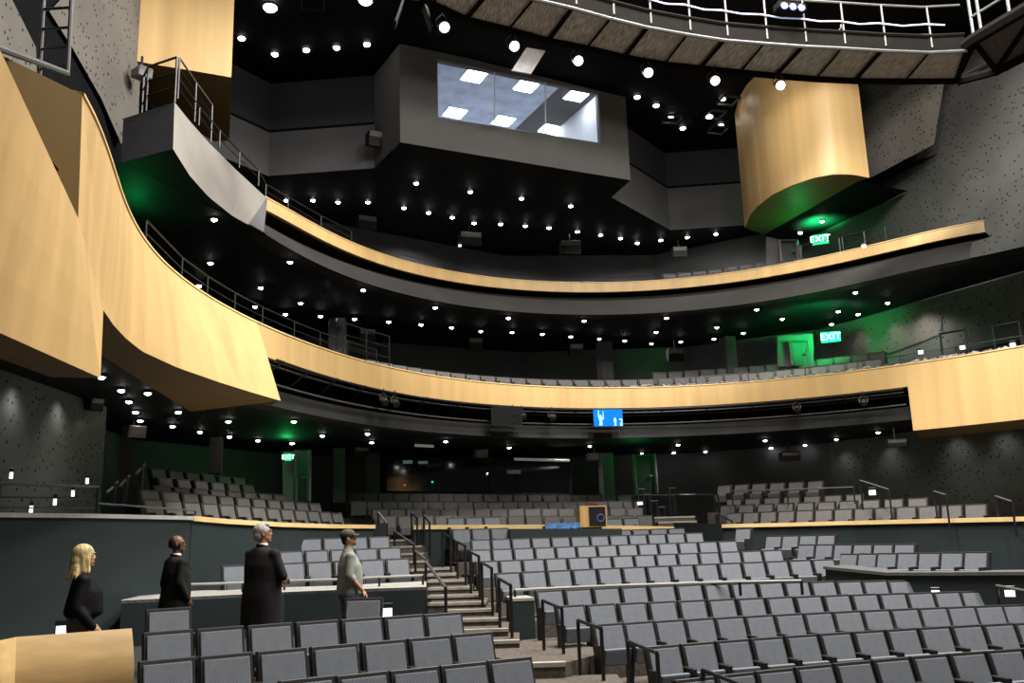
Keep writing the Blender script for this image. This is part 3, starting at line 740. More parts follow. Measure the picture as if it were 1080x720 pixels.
# ------------------------------------------------------------------ aisle steps
def steps(name, lst, z_bot=.5, run=1.3):
    bm = B()
    for xl, xr, y, D in lst:
        a, b = W(xl, y, D), W(xr, y, D); b = Vector((b.x, b.y, a.z)); d = (b-a).normalized(); bk = Vector((-d.y, d.x, 0))
        slab(bm, [a, b, b+bk*run, a+bk*run], z_bot, 0)
        slab(bm, [p+Vector((0, 0, .012)) for p in (a-bk*.02, b-bk*.02, b+bk*.10, a+bk*.10)], .05, 1)
    return stru(name, bm, [carpet, nosing])
st = [(482, 548, 677.5, 15.3), (478, 536, 665, 16.0), (474, 527, 654, 16.7), (470, 519, 644, 17.4), (451, 513, 636.8, 18.0), (451, 505, 628.8, 18.8), (451, 497, 620.6, 19.5), (450, 490, 612.6, 20.4), (449, 481, 606, 21.3), (449, 476, 599.7, 22.4)]
steps('aisle_steps', st)
steps('aisle_steps', [(428, 449, 600.8, 22.4), (425, 448, 592.2, 23.4), (418, 447, 584, 24.4), (408, 445, 576.6, 25.4), (410, 440, 569.5, 26.6), (412, 436, 563, 27.6)])
steps('aisle_steps', [(690, 735, 567, 27.2), (692, 734, 561, 27.8), (694, 735, 555.8, 28.4), (694, 735, 550.5, 29), (690, 733, 545.5, 29.6)], run=.9)
bm = B(); zl = W(540, 689, 14.6).z
slab(bm, [Vector((p.x, p.y, zl)) for p in (W(470, 703.5, 13.4), W(596, 703, 13.4), W(640, 690, 14.4), W(600, 688, 16.4), W(470, 688, 16))], .5, 0)
zl2 = zl
slab(bm, [Vector((p.x, p.y, zl+.012)) for p in (W(470, 703.8, 13.38), W(597, 703.3, 13.38), W(597, 703, 13.52), W(470, 703, 13.52))], .06, 1)
slab(bm, [Vector((p.x, p.y, zl-.2)) for p in (W(470, 730, 10.5), W(680, 730, 10.5), W(650, 700, 13.6), W(470, 700, 13.6))], .5, 0)
stru('aisle_landing', bm, [carpet, nosing])
# cross aisle floor behind the lower left stalls
bm = B(); slab(bm, [Vector((p.x, p.y, EYE-1.6)) for p in (W(-150, 700, 8.0), W(150, 700, 10.6), W(300, 690, 11.7), W(455, 680, 14.2), W(452, 660, 17.6), W(128, 640, 16.4), W(-150, 640, 13.5))], .3); stru('floor', bm, mat('dark_floor', (.03, .032, .033, 1), .8))

# ------------------------------------------------------------------ rails
def posts_rail(name, label, pts, drop, cat='handrail', group=None, r=.022, mids=(), material=black_metal, topmat=None, postidx=None):
    t = thing(name, label, cat, (pts[0].x, pts[0].y, pts[0].z-drop), 0, group); o = Vector((pts[0].x, pts[0].y, pts[0].z-drop))
    bm = B(); tube(bm, [p-o for p in pts], r, 8); obj('top_rail', bm, topmat or material, t)
    for i in (postidx if postidx is not None else range(len(pts))):
        p = pts[i]; bm = B(); tube(bm, [p-o, p-o-Vector((0, 0, drop))], r*1.05, 6); obj('post', bm, material, t)
    for m_ in mids:
        bm = B(); tube(bm, [p-o-Vector((0, 0, m_)) for p in pts], r*.6, 6); obj('mid_rail', bm, material, t)
    return t
def hr(a, b, D0, D1, drop, label, group='aisle handrails', **k):
    return posts_rail('handrail', label, [W(a[0], a[1], D0), W(b[0], b[1], D1)], drop, 'handrail', group, **k)
names = ['lowest, nearest the camera', 'second from the bottom', 'third from the bottom', 'fourth from the bottom']
for (a, b, D, dr), nm in zip([((741, 706), (782, 722), 10.6, .9), ((662, 676), (693, 688.5), 12.3, .95), ((609.5, 654), (634, 662.5), 13.6, 1.0), ((572, 633), (592.5, 641.5), 14.9, 1.05)], names):
    hr(a, b, D, D-.55, dr, 'black metal handrail at the lower right stalls aisle, %s' % nm, r=.026)
for (a, b, D, dr), nm in zip([((526, 610), (538.5, 617), 16.3, .95), ((508, 593), (518.5, 599), 17.9, .95), ((496, 582), (505, 586.5), 19.3, .95), ((482, 571), (490.5, 575.5), 21, .95), ((466.5, 561.5), (475, 566.5), 22.8, .95)], ['lowest', 'second up', 'third up', 'fourth up', 'topmost']):
    hr(a, b, D, D-.6, dr, 'black metal handrail beside the stepped aisle, %s of the right side' % nm, r=.028)
hr((449, 592), (470, 619.5), 19.6, 16.9, .5, 'long sloping handrail on the left side of the stepped aisle', r=.03, topmat=rail_metal)
hr((438, 581), (449, 590), 22, 20.3, .5, 'short sloping handrail above the long one in the stepped aisle', r=.03, topmat=rail_metal)
hr((416, 560), (436.5, 574), 25.5, 22.8, .5, 'sloping handrail at the left stair up to the centre parterre', r=.03, topmat=rail_metal)
hr((399, 540), (408, 552), 25.4, 23.8, .8, 'sloping handrail at the right end of the left parterre ledge', r=.03, topmat=rail_metal)
hr((447, 544), (453, 551), 26.2, 25.6, .9, 'short handrail in front of the centre parterre, left end', r=.03)
hr((434, 541), (440, 546), 26.6, 26, .9, 'thin handrail left of the centre parterre ledge', r=.03)
for (a, b, D), nm in zip([((757.5, 542), (772, 549.5), 26.6), ((787.5, 567.5), (798.5, 570.5), 25.8), ((796, 559.5), (807, 562.5), 26.6), ((826, 577), (839.5, 580.5), 24), ((831, 567.5), (843, 571), 24.8), ((873.5, 588), (890, 592.5), 22.2), ((875, 577), (890.5, 581.5), 23)],
        ['at the left tip of the right parterre ledge', 'lower one of the top pair', 'upper one of the top pair', 'lower one of the middle pair', 'upper one of the middle pair', 'lower one of the bottom pair', 'upper one of the bottom pair']):
    hr(a, b, D, D-.4, .8, 'black handrail by the far right stair, %s' % nm, r=.026)
hr((923.5, 586.5), (1002, 604.5), 21.8, 19.6, .55, 'long thin handrail sloping down beside the far right stalls', r=.026, topmat=rail_metal)
hr((1051, 617.5), (1090, 624.5), 16.3, 15.6, .7, 'short handrail at the right edge of the picture beside the dark wall', r=.026, topmat=rail_metal)
for (a, b, D), nm in zip([((907, 506.5), (937.5, 516), 24.3), ((985, 518), (997.5, 521.5), 22.2), ((1050, 523), (1067, 528.5), 20.8)], ['left, longest', 'middle', 'right']):
    hr(a, b, D, D-.9, .75, 'black handrail standing behind the right parterre ledge, %s of three' % nm, topmat=rail_metal)
for x, y0, y1, D, nm in [(119, 509, 536, 17.6, 'nearest'), (132, 502, 532, 18.4, 'middle'), (148, 490, 528, 19.4, 'farthest')]:
    p = W(x, y0, D); q = W(x-.5, y1, D); t = thing('rail_post', 'black slotted rail post at the left parterre stair, %s of three' % nm, 'post', q, 0, 'left parterre stair posts')
    bm = B(); box(bm, (0, 0, (p.z-q.z)/2), (.07, .12, p.z-q.z)); obj('post', bm, black_metal, t)
    bm = B(); tube(bm, [(-.05, -.35, p.z-q.z-.22), (.03, .2, p.z-q.z+.02)], .03, 6); obj('handgrip', bm, rail_metal, t)
posts_rail('guard_rail', 'long low metal guard rail on the left parterre ledge by the perforated wall', [W(-60, 506, 12.6), W(0, 510.3, 14.0), W(103.5, 513.2, 15.8)], .52, 'railing', r=.022, mids=(.2, .36), topmat=rail_metal)
posts_rail('guard_rail', 'thin low rail along the left parterre ledge in front of its seats', [W(103.5, 530.7, 15.85), W(150, 534, 16.7), W(206, 538.6, 17.9)], .14, 'railing', r=.018, topmat=rail_metal)
posts_rail('guard_rail', 'pale low rail along the parapet of the raised left stalls', [W(190, 616.4, 16.6), W(256, 614.4, 16.9), W(300, 612.4, 17.1), W(357.5, 610.8, 17.2), W(400, 608.6, 17.3), W(446, 606.6, 17.4)], .17, 'railing', r=.022, material=black_metal, topmat=ledge_grey)
posts_rail('guard_rail', 'pale low rail running behind the fifth row of the lower right stalls', [Z(543, 622, -1.02), Z(600, 619.4, -1.02), Z(660, 617, -1.0), Z(720, 615.2, -1.0), Z(780, 613.4, -.98), Z(845, 612.2, -.98)], .25, 'railing', r=.026, topmat=ledge_grey)
posts_rail('guard_rail', 'pale thin rail across the back row of the right parterre', [W(772, 517.5, 27.6), W(830, 516.2, 26.6), W(900, 513.5, 25.2)], .45, 'railing', r=.02, topmat=steel)
posts_rail('guard_rail', 'dark rail at the rear stair between centre and right parterre', [W(668, 522.5, 30.5), W(710, 522, 30), W(757, 521.5, 29)], .9, 'railing', r=.03)
for i, (x, y) in enumerate([(673, 516), (679, 522), (686.5, 528.5), (694.5, 535), (706, 515)]):
    p = W(x, y, 30); t = thing('rail_post', 'slim dark stair post lit green behind the centre parterre, %s from left' % ordn(i), 'post', p-Vector((0, 0, .8)), 0, 'rear stair posts')
    bm = B(); tube(bm, [(0, 0, 0), (0, 0, .8)], .03, 6); tube(bm, [(.2, 0, 0), (.2, 0, .8)], .03, 6); tube(bm, [(-.03, 0, .8), (.23, 0, .8)], .04, 6); obj('post', bm, black_metal, t)
# balcony rails
def arc_pts(R, pxs, Hh, up, off=.06):
    o = []
    for x, y in pxs:
        t = th_of(Z(x, y, Hh)); o.append(pt(R(t)+off, t, Hh+up))
    return o
posts_rail('balcony_rail', 'thin dark rail on top of the lower balcony front, curving along its left half', arc_pts(R1, [(160,260),(195,296),(222,314),(250,330),(277.5,344),(310,358),(340,367.5),(372,376),(400,384.5)], H1, .42), .42, 'railing', r=.016, mids=(.2,))
posts_rail('balcony_rail', 'low dark rail on top of the lower balcony front at the right', arc_pts(R1, [(735,406.5),(790,403),(850,397.5),(905,391.5),(950,385.5),(1010,376),(1079,365)], H1, .3), .3, 'railing', r=.014)
posts_rail('balcony_rail', 'raised square guard rail in front of an aisle on the lower balcony', arc_pts(R1, [(371.5,376.5),(395,383),(418,388.6)], H1, .95, .25), .95, 'railing', r=.018, mids=(.3, .6))
posts_rail('balcony_rail', 'thin rail on the upper balcony front, left part', [PT[0]+Vector((.05, .05, .55))]+[PT[i]+Vector((.06, .06, .5)) for i in (5, 10, 15, 20)]+arc_pts(R2, [(282,209),(305,222),(340,241),(372,256)], H2, .4), .42, 'railing', r=.018, mids=(.2,))
posts_rail('balcony_rail', 'low rail along the middle of the upper balcony front', arc_pts(R2, [(420,274),(470,285),(520,293),(575,297),(640,298.5),(700,295.5),(768,288)], H2, .2), .2, 'railing', r=.012)
posts_rail('balcony_rail', 'thin rail on the upper balcony front at the right end', arc_pts(R2, [(845,274.5),(890,266.5),(935,255.5)], H2, .55), .55, 'railing', r=.016, mids=(.28,))
posts_rail('balcony_rail', 'steel railing on the dark stage end of the upper balcony', [E1+Vector((.35, 0, 1.0)), E1.lerp(PT[0], .45)+Vector((0, 0, 1.0)), PT[0]+Vector((0, .02, 1.0))], 1.0, 'railing', r=.025, mids=(.33, .66), topmat=steel)
posts_rail('balcony_rail', 'steep stepped guard rail above the pale plaster front', [PT[0]+Vector((.05, .05, 1.0)), PT[4]+Vector((.06, .06, .95)), PT[8]+Vector((.06, .06, .9))], .9, 'railing', r=.02, mids=(.22, .44, .66), topmat=steel)
# rails of aisles on the balconies, right
for nm, R, Hh, (x, y), up, off in [('lower balcony aisle gate rail in front of the perforated wall', R1, H1, (985, 380), 1.05, 1.6), ('lower balcony gate rail near the right picture edge', R1, H1, (1035, 372), 1.0, 1.6), ('upper balcony gate rail below the green exit sign', R2, H2, (885, 268), .95, 1.4)]:
    t0 = th_of(Z(x, y, Hh)); P = [pt(R(t0)+off, t0, Hh+up), pt(R(t0+.055)+off, t0+.055, Hh+up)]
    posts_rail('guard_rail', 'square black '+nm, P, up+.2, 'railing', 'balcony gate rails', r=.03)
# ladder and pipe by the left perforated wall
t = thing('wall_ladder', 'dark metal ladder standing before the upper left perforated wall', 'ladder', W(62, 78, 11.5)); o = t.location
La, Lb_ = (W(41.5, 80, 11.5), W(46.5, -12, 11.5)), (W(71, 80, 11.3), W(76, -12, 11.3))
for a, b in (La, Lb_):
    bm = B(); tube(bm, [a-o, b-o], .03, 8); obj('stile', bm, rail_metal, t)
for f in (.08, .30, .53, .76):
    bm = B(); tube(bm, [La[0].lerp(La[1], f+.0)-o, Lb_[0].lerp(Lb_[1], f+.02)-o], .02, 6); obj('rung', bm, black_metal, t)
bm = B(); pp = [W(-40, 35, 6.0), W(0, 51, 7.2), W(30, 62, 8.4), W(71, 77, 10.6)]; tube(bm, [p-pp[0] for p in pp], .035, 8)
tag(obj('pipe_rail', bm, rail_metal, loc=pp[0]), 'dark sloping pipe rail above the nearest timber balcony panel', 'railing')

# ------------------------------------------------------------------ lighting bars and screens in the recess of the lower balcony
def barpts(pxs, z, off=0): return [Z(x, y, z) for x, y in pxs]
tb = lin(tLm-.01, tRm-.01, 40)
for nm, off, z, r, mm, lab in [('lighting_bar', -.22, 3.78, .03, black_metal, 'black lighting pipe running just under the gold lower balcony front, outer of two'), ('lighting_bar', -.02, 3.70, .03, black_metal, 'black lighting pipe running just under the gold lower balcony front, inner of two'), ('lighting_bar', .1, 3.36, .022, steel, 'thin bright pipe running along the dark recess of the lower balcony')]:
    bm = B(); P = [pt(R1(t)+off, t, z) for t in tb]; tube(bm, [p-P[0] for p in P], r, 6); tag(obj(nm, bm, mm, loc=P[0]), lab, 'pipe', None)
for i, t in enumerate(lin(tLm+.02, tRm-.04, 17)):
    o = pt(R1(t)-.22, t, 3.78); bm = B()
    tube(bm, [(0, 0, .03), pt(R1(t)+.5, t, 3.42)-o], .025, 6); tube(bm, [(0, 0, 0), pt(R1(t)+.12, t, 3.80)-o], .02, 6)
    tag(obj('bar_bracket', bm, black_metal, loc=o), 'black bracket holding the balcony lighting pipes, %s from the left' % ordn(i), 'bracket', 'pipe brackets')
def screen(px, wv, hv, mats, label, marks):
    t0 = th_of(Z(px, 409, H1)); c = pt(R1(t0)-.30, t0, 3.8-hv/2); rot = Matrix.Rotation(-t0, 4, 'Z')
    t = thing('display_screen', label, 'screen', c, -t0)
    bm = B(); box(bm, (0, .03, 0), (wv, .05, hv)); obj('casing', bm, black_metal, t)
    bm = B(); quadv(bm, (-wv/2+.02, 0, -hv/2+.02), (wv/2-.02, 0, -hv/2+.02), (wv/2-.02, 0, hv/2-.02), (-wv/2+.02, 0, hv/2-.02)); s_o = obj('display', bm, mats, t)
    for m_ in marks:
        bm = B(); poly(bm, [(x, -.004, z) for x, z in m_]); obj('picture_mark', bm, screen_pale, s_o)
fig = lambda x, z, s: [(x-.05*s, z), (x+.06*s, z), (x+.05*s, z+.13*s), (x+.07*s, z+.22*s), (x+.03*s, z+.32*s), (x, z+.35*s), (x-.04*s, z+.30*s), (x-.06*s, z+.2*s), (x-.03*s, z+.12*s)]
screen(637.5, .98, .57, screen_blue, 'bright blue screen with two pale figures hung under the lower balcony front', [fig(-.25, -.24, 1.0), fig(.22, -.25, .75), [(.38, -.26), (.46, -.26), (.46, -.03), (.36, -.03), (.36, -.07), (.42, -.08), (.42, -.14), (.38, -.15)], [(-.33, .02), (-.30, .02), (-.29, .22), (-.32, .24)], [(-.17, -.05), (-.14, -.05), (-.15, .2), (-.17, .22)]])
screen(518.5, 1.03, .58, screen_off, 'switched off dark grey screen hung under the lower balcony front', [])
# small theatre lamps on the bar
def lamp_fix(p, aim, label, group, s=1.0, glow=None, name='stage_spotlight'):
    t = thing(name, label, 'spotlight', p, 0, group)
    d = (aim-p).normalized(); q = d.to_track_quat('-Z', 'Y').to_matrix()
    bm = B(); tube(bm, [q @ Vector((0, 0, .16*s)), q @ Vector((0, 0, .10*s)), q @ Vector((0, 0, -.14*s))], [.06*s, .11*s, .125*s], 14); obj('lamp_body', bm, mat('lamp_can', (.06, .06, .06, 1), .35, metal=.5), t)
    bm = B(); ell(bm, q @ Vector((0, 0, -.135*s)), (.118*s, .118*s, .05*s), q); obj('lens', bm, glow or dark_glass, t, smooth=True)
    bm = B()
    for sx in (-1, 1): tube(bm, [q @ Vector((sx*.14*s, 0, 0)), q @ Vector((sx*.14*s, 0, .05*s))+Vector((0, 0, .12*s)), Vector((0, 0, .30*s))], .014*s, 6)
    tube(bm, [(0, 0, .28*s), (0, 0, .42*s)], .025*s, 6); obj('yoke', bm, steel, t)
    return t
for i, x in enumerate([330, 358, 552, 563, 597, 837, 912]):
    t0 = th_of(Z(x, 400, H1)); p = pt(R1(t0)-.2, t0, 3.52)
    lamp_fix(p, p+Vector((-math.sin(t0), -math.cos(t0), -.6)), 'small dark stage lamp clamped to the lower balcony pipe, %s from the left' % ordn(i), 'balcony pipe lamps', .8)
# crumpled plastic along the right half of the lower balcony rail
bm = B(); ths = lin(th_of(Z(575, 408, H1)), th_of(Z(1060, 368, H1)), 150); rows = []
for i, t in enumerate(ths):
    rr = random.Random(i); e = max(.15, min(1, i/35))
    rows.append([pt(R1(t)+.02+.17*k+rr.uniform(-.03, .03), t, H1+.03+e*(rr.uniform(.0, .13) if k in (1, 2) else rr.uniform(0, .04))) for k in range(5)])
ribbon(bm, rows); tag(obj('plastic_sheet', bm, sheet), 'crumpled pale plastic sheeting lying along the lower balcony ledge at the right', 'sheeting')

# ------------------------------------------------------------------ downlights
def downlights(lst, z, where, group, r=.075, order=True, pitch_=0):
    lst = sorted(lst)
    for i, (x, y) in enumerate(lst):
        p = Z(x, y, z)
        bm = B(); tube(bm, [(0, 0, .03), (0, 0, -.012)], r*1.25, 14)
        t = tag(obj('downlight', bm, black_metal, loc=p), 'small glowing downlight in %s, %s from the left' % (where, ordn(i)), 'downlight', group)
        bm = B(); ell(bm, (0, 0, -.012), (r, r, r*.62), n=12); obj('lens', bm, lamp_glow, t, smooth=True)
D1 = [(128,411),(156,414),(136,423),(143,434),(148,443),(188,434),(182,449),(211,455),(241,444),(310,444),(107,397),(242,460),(272,464),(308,467),(340,459),(387.5,457),(392,466),(470,465),(537,471.5),(622,470),(715,468.5),(710.5,477),(677,478),(744,476),(807,464),(849,469),(813,472),(882,463),(926,455.5)]
D2 = [(226,231),(222,277),(306,276),(275,303),(210,301),(269,323),(317,319.5),(301,331),(338,333),(383,305.5),(374,336),(410,339),(444,342),(476,345),(507,349),(540,350),(572,352),(459,324),(536,335),(616,338),(602,354.5),(632,357),(703,335),(692,350),(659,359),(687,362),(718,360),(798,326),(902,308),(936,319),(825,336),(884,328),(905,331),(756,345),(784,351),(753,357),(877,341.5)]
D3 = [(439,193),(496,202),(550,209),(602,217),(388,213),(426,219),(452,224),(477,229),(500,235),(528,236),(554,238),(579,240),(302,211),(330,211),(356.5,213),(609,244),(633.5,247.5),(654.5,251),(672,256),(697,253),(725,250),(755,246.5)]
downlights(D1, 2.96, 'the black soffit under the lower balcony', 'lower soffit downlights', .065)
downlights(D2, 7.16, 'the black soffit under the upper balcony', 'upper soffit downlights', .07)
downlights([(844, 245), (867, 233)], 11.45, 'the green ceiling at the upper right exit', 'green lit downlights', .085)
downlights(D3, 12.24, 'the black ceiling below the control booth', 'ceiling downlights', .085)
downlights([(255,40),(290,57),(323,52.5),(355,50),(387,46.5)], 15.68, 'the high ceiling left of the booth', 'high ceiling downlights', .11)
downlights([(672,102),(692,111),(708,122),(720,135),(762,104),(760,132)], 15.68, 'the high ceiling right of the booth', 'high ceiling downlights', .11)
for (x, y), r, lab in [((285, 7), .2, 'large glaring round downlight high in the black ceiling, upper left'), ((385.5, -.5), .2, 'large glaring downlight cut by the top edge of the picture'), ((748, 122), .13, 'brightest small downlight with a flare in the high ceiling right of the booth')]:
    p = Z(x, y, 15.6); bm = B(); tube(bm, [(0, 0, .05), (0, 0, -.03)], r*1.2, 16); t = tag(obj('downlight', bm, black_metal, loc=p), lab, 'downlight')
    bm = B(); ell(bm, (0, 0, -.03), (r, r, r*.6), n=14); obj('lens', bm, lamp_glow, t, smooth=True)
# black square accent frames beside some high downlights
for i, (x, y) in enumerate([(330, 3), (768, 106), (709, 126), (754, 121), (757, 137)]):
    p = Z(x, y, 15.6); bm = B()
    for k in range(4):
        a = k*math.pi/2; box(bm, (math.cos(a)*.32, math.sin(a)*.32, 0), (.05, .69, .08), Matrix.Rotation(a, 3, 'Z'))
    tag(obj('ceiling_frame', bm, mat('frame_grey', (.05, .05, .05, 1), .5, metal=.4), loc=p), 'thin square metal frame in the high black ceiling, %s from the left' % ordn(i), 'frame', 'ceiling frames')
# strip light in the soffit, and a glowing strip imitating the window-top reflection
for i, (a, b) in enumerate([((438, 469.5), (457, 470.5)), ((543, 484), (600, 485.5))]):
    P = [Z(a[0], a[1], 2.9 if i == 0 else 2.5), Z(b[0], b[1], 2.9 if i == 0 else 2.5)]; bm = B(); tube(bm, [(0, 0, 0), P[1]-P[0]], .05, 6)
    tag(obj('strip_light_and_sheen', bm, mat('strip_dim', (.4, .38, .36, 1), .5, emit=.12, ecol=(.9, .85, .8, 1)), loc=P[0]), ['short dim strip light in the lower soffit left of the window', 'long dim reflection along the top of the parterre window, drawn as a glowing strip'][i], 'light')

# ------------------------------------------------------------------ loudspeakers and fixtures on the walls
def loudspeaker(x, y, D, w, h, label, group, face=None, tone=None):
    p = W(x, y, D); rz = math.atan2(p.x-0, p.y)*-1
    dc = Vector((9-p.x, 4-p.y, 0)).normalized(); rz = math.atan2(dc.x, -dc.y)
    t = thing('loudspeaker', label, 'speaker', p, rz, group)
    bm = B(); prism_x(bm, [(0, .0), (.05, -h), (.42, -h*.8), (.42, 0)], -w/2, w/2); bev(bm, .02, 1); obj('cabinet', bm, tone or speaker_black, t)
    bm = B(); quadv(bm, (-w/2+.03, -.012, -.03), (w/2-.03, -.012, -.03), (w/2-.03, .035, -h*.55), (-w/2+.03, .035, -h*.55)); obj('grille', bm, speaker_grey, t)
    bm = B(); tube(bm, [(0, .25, 0), (0, .25, .35)], .03, 6); obj('bracket', bm, black_metal, t)
for i, (x, y, D, w, h) in enumerate([(388, 227, 33, .75, .55), (497, 244, 34.5, .9, .6), (602, 253, 35.5, .85, .6), (717, 259.5, 35.3, .6, .45)]):
    loudspeaker(x, y, D, w, h, 'dark loudspeaker hung on the rear wall of the upper balcony, %s from the left' % ordn(i), 'upper balcony speakers')
for i, (x, y, D, w, h) in enumerate([(388, 346, 30.5, .6, .5), (502, 355, 33.2, .55, .55), (608, 362, 33.8, .55, .5), (713, 367, 33, .6, .5)]):
    loudspeaker(x, y, D, w, h, 'dark loudspeaker hung on the rear wall of the lower balcony, %s from the left' % ordn(i), 'lower balcony speakers')
for i, (x, y, D, w, h) in enumerate([(104, 419, 18.3, .3, .28), (146, 448.5, 21.5, .45, .3), (382, 471, 30, .5, .32), (508.5, 473.5, 31.5, .46, .3), (628.5, 477.5, 32, .55, .26), (834, 476, 29, .6, .3), (946, 463, 26, .55, .22)]):
    loudspeaker(x, y, D, w, h, 'grey faced loudspeaker under the lower balcony soffit, %s from the left' % ordn(i), 'under balcony speakers', tone=speaker_grey if i in (1, 3, 4) else None)
loudspeaker(400, 138, 27.9, .7, .55, 'dark loudspeaker on the pale upper wall left of the control booth', None)
loudspeaker(155, 70, 19.2, .35, .25, 'small pale fixture beside the upper left timber drum', None, tone=speaker_grey)
# ------------------------------------------------------------------ pillars, rear window, doors, exit signs
def pillar(x, y0, y1, D, w, label, material=None):
    a, b = W(x, y0, D), W(x, y1, D); bm = B(); box(bm, (0, 0, (a.z-b.z)/2), (w, .5, a.z-b.z)); 
    tag(obj('pillar', bm, material or mat('pillar_grey', (.07, .07, .075, 1), .7), loc=(b.x, b.y, b.z)), label, 'pillar', 'pillars')
pillar(350, 337, 385, 27, .22, 'narrow grey pillar on the lower balcony, left one of the pair')
pillar(359.5, 337, 385, 27.2, .3, 'wider grey pillar on the lower balcony, right one of the pair')
pillar(640, 361, 420, 32.5, .45, 'grey round-edged pillar behind the centre of the lower balcony')
pillar(771, 356, 410, 31.5, .40, 'grey pillar behind the right side of the lower balcony')
pillar(357, 470, 530, 30.3, .4, 'grey pillar left of the dark parterre window')
pillar(392, 478, 522, 32, .55, 'grey wall pier beside the left end of the dark parterre window', black_wall)
pillar(641, 478, 530, 32, .4, 'grey pillar right of the dark parterre window')
pillar(227, 455, 500, 26, .35, 'grey pillar behind the left parterre seats')
wq = [W(397, 482.5, 33.2), W(602, 487.5, 33.6), W(602, 522, 33.6), W(397, 519, 33.2)]
bm = B(); quadv(bm, *wq); wf = stru('window_2', bm, dark_glass); 
dxy = (wq[1]-wq[0]); dn = Vector((dxy.y, -dxy.x, 0)).normalized()
bm = B()
for i in range(4): tube(bm, [wq[i]+dn*.05, wq[(i+1) % 4]+dn*.05], .06, 4)
for f in (.58, .72): tube(bm, [wq[0].lerp(wq[1], f)+dn*.05, wq[3].lerp(wq[2], f)+dn*.05], .035, 4)
obj('window_frame', bm, mat('window_frame_dark', (.03, .03, .03, 1), .5), wf)
# reflections' counterparts inside: small equipment seen through the window
for i, (x, y, w, h, mm, lab) in enumerate([(430, 487, .35, .12, mat('cool_glow', (.2, .3, .35, 1), emit=.12, ecol=(.4, .6, .7, 1)), 'faint bluish monitor behind the dark parterre window, left'), (446, 487.5, .35, .1, mat('cool_glow', (.2, .3, .35, 1)), 'faint bluish monitor behind the dark parterre window, right'), (456, 508, .06, .06, exit_green, 'tiny green indicator lamp behind the dark parterre window'), (427, 511.5, .08, .07, mat('red_glow', (.5, .03, .03, 1), emit=.5, ecol=(1, .1, .1, 1)), 'tiny red indicator lamp behind the dark parterre window'), (514, 499, .05, .05, spot_glow, 'tiny white indicator lamp behind the dark parterre window'), (542, 497.5, .5, .14, mat('cool_dim', (.1, .12, .14, 1), emit=.05, ecol=(.5, .6, .7, 1)), 'dim wide monitor behind the middle of the parterre window')]):
    p = W(x, y, 33.0); bm = B(); box(bm, (0, 0, 0), (w, .04, h)); bev(bm, .01, 1); tag(obj('indicator' if w < .2 else 'monitor', bm, mm, loc=p), lab, 'monitor' if w > .2 else 'indicator lamp')
def text_mesh(body, size):
    cu = bpy.data.curves.new('txt', 'FONT'); cu.body = body; cu.size = size; cu.align_x = 'CENTER'; cu.align_y = 'CENTER'; cu.extrude = .004
    o = bpy.data.objects.new('txt', cu); C.objects.link(o); dg = bpy.context.evaluated_depsgraph_get(); me = bpy.data.meshes.new_from_object(o.evaluated_get(dg))
    bpy.data.objects.remove(o); return me
def exit_sign(x, y, D, label, w=.5, h=.25, tilt=0, rz=None):
    p = W(x, y, D); dc = Vector((-p.x, -p.y, 0)).normalized(); r = math.atan2(dc.x, -dc.y) if rz is None else rz
    t = thing('exit_sign', label, 'exit sign', p, r, 'green exit signs')
    bm = B(); box(bm, (0, .04, 0), (w, .06, h)); bev(bm, .01, 1); obj('sign_box', bm, exit_green, t)
    me = text_mesh('EXIT', h*.95); me.materials.clear(); me.materials.append(exit_white)
    o = bpy.data.objects.new('lettering', me); C.objects.link(o); o.parent = t; o.rotation_euler = (math.pi/2, 0, 0); o.location = (0, 0, -.0)
exit_sign(876, 355, 29.6, 'green glowing EXIT sign on the right wall of the lower balcony', .62, .34)
exit_sign(865, 252, 30.5, 'green glowing EXIT sign on the right wall of the upper balcony', .55, .36)
exit_sign(304, 482, 27.5, 'green glowing EXIT sign under the lower balcony beside the left door', .2, .2)
def doorway(n, x0, x1, y0, y1, D, D2=None, mm=None):
    a, b = W(x0, y0, D), W(x1, y0, D2 or D); c = W(x1, y1, D2 or D); d = W(x0, y1, D)
    b.z = a.z; c = Vector((b.x, b.y, c.z)); d = Vector((a.x, a.y, c.z))
    bm = B(); quadv(bm, a, b, c, d); t = stru('door_%d' % n, bm, mm or mat('door_dark', (.02, .03, .025, 1), .5))
    u = (b-a); nn = Vector((u.y, -u.x, 0)).normalized()
    bm = B(); tube(bm, [d+nn*.05, a+nn*.05, b+nn*.05, c+nn*.05], .07, 4); obj('door_frame', bm, mat('door_frame', (.12, .12, .12, 1), .5), t)
    bm = B(); m_ = c.lerp(b, .45)+nn*.08-u.normalized()*.1; tube(bm, [m_, m_-u.normalized()*.12], .03, 6); obj('door_handle', bm, steel, t)
doorway(1, 833, 851, 360, 385, 30.3)
doorway(2, 822, 840, 254.5, 276, 31)
doorway(3, 313, 327, 475, 528, 28.3)
doorway(4, 668, 690, 480, 520, 32.4)
# pale painted returns that catch the green light
bm = B(); quadv(bm, W(820, 353.5, 30.6), W(858, 352, 30.2), W(858, 388, 30.2), W(820, 386, 30.6)); stru('wall_back', bm, grey_plaster_mid)
bm = B(); quadv(bm, W(808, 249, 31.4), W(846, 258, 31), W(846, 280, 31), W(808, 280, 31.4)); stru('wall_back', bm, grey_plaster_mid)
bm = B(); quadv(bm, W(298, 476, 28), W(312, 476, 28.3), W(312, 530, 28.3), W(298, 530, 28)); stru('wall_back', bm, grey_plaster_mid)
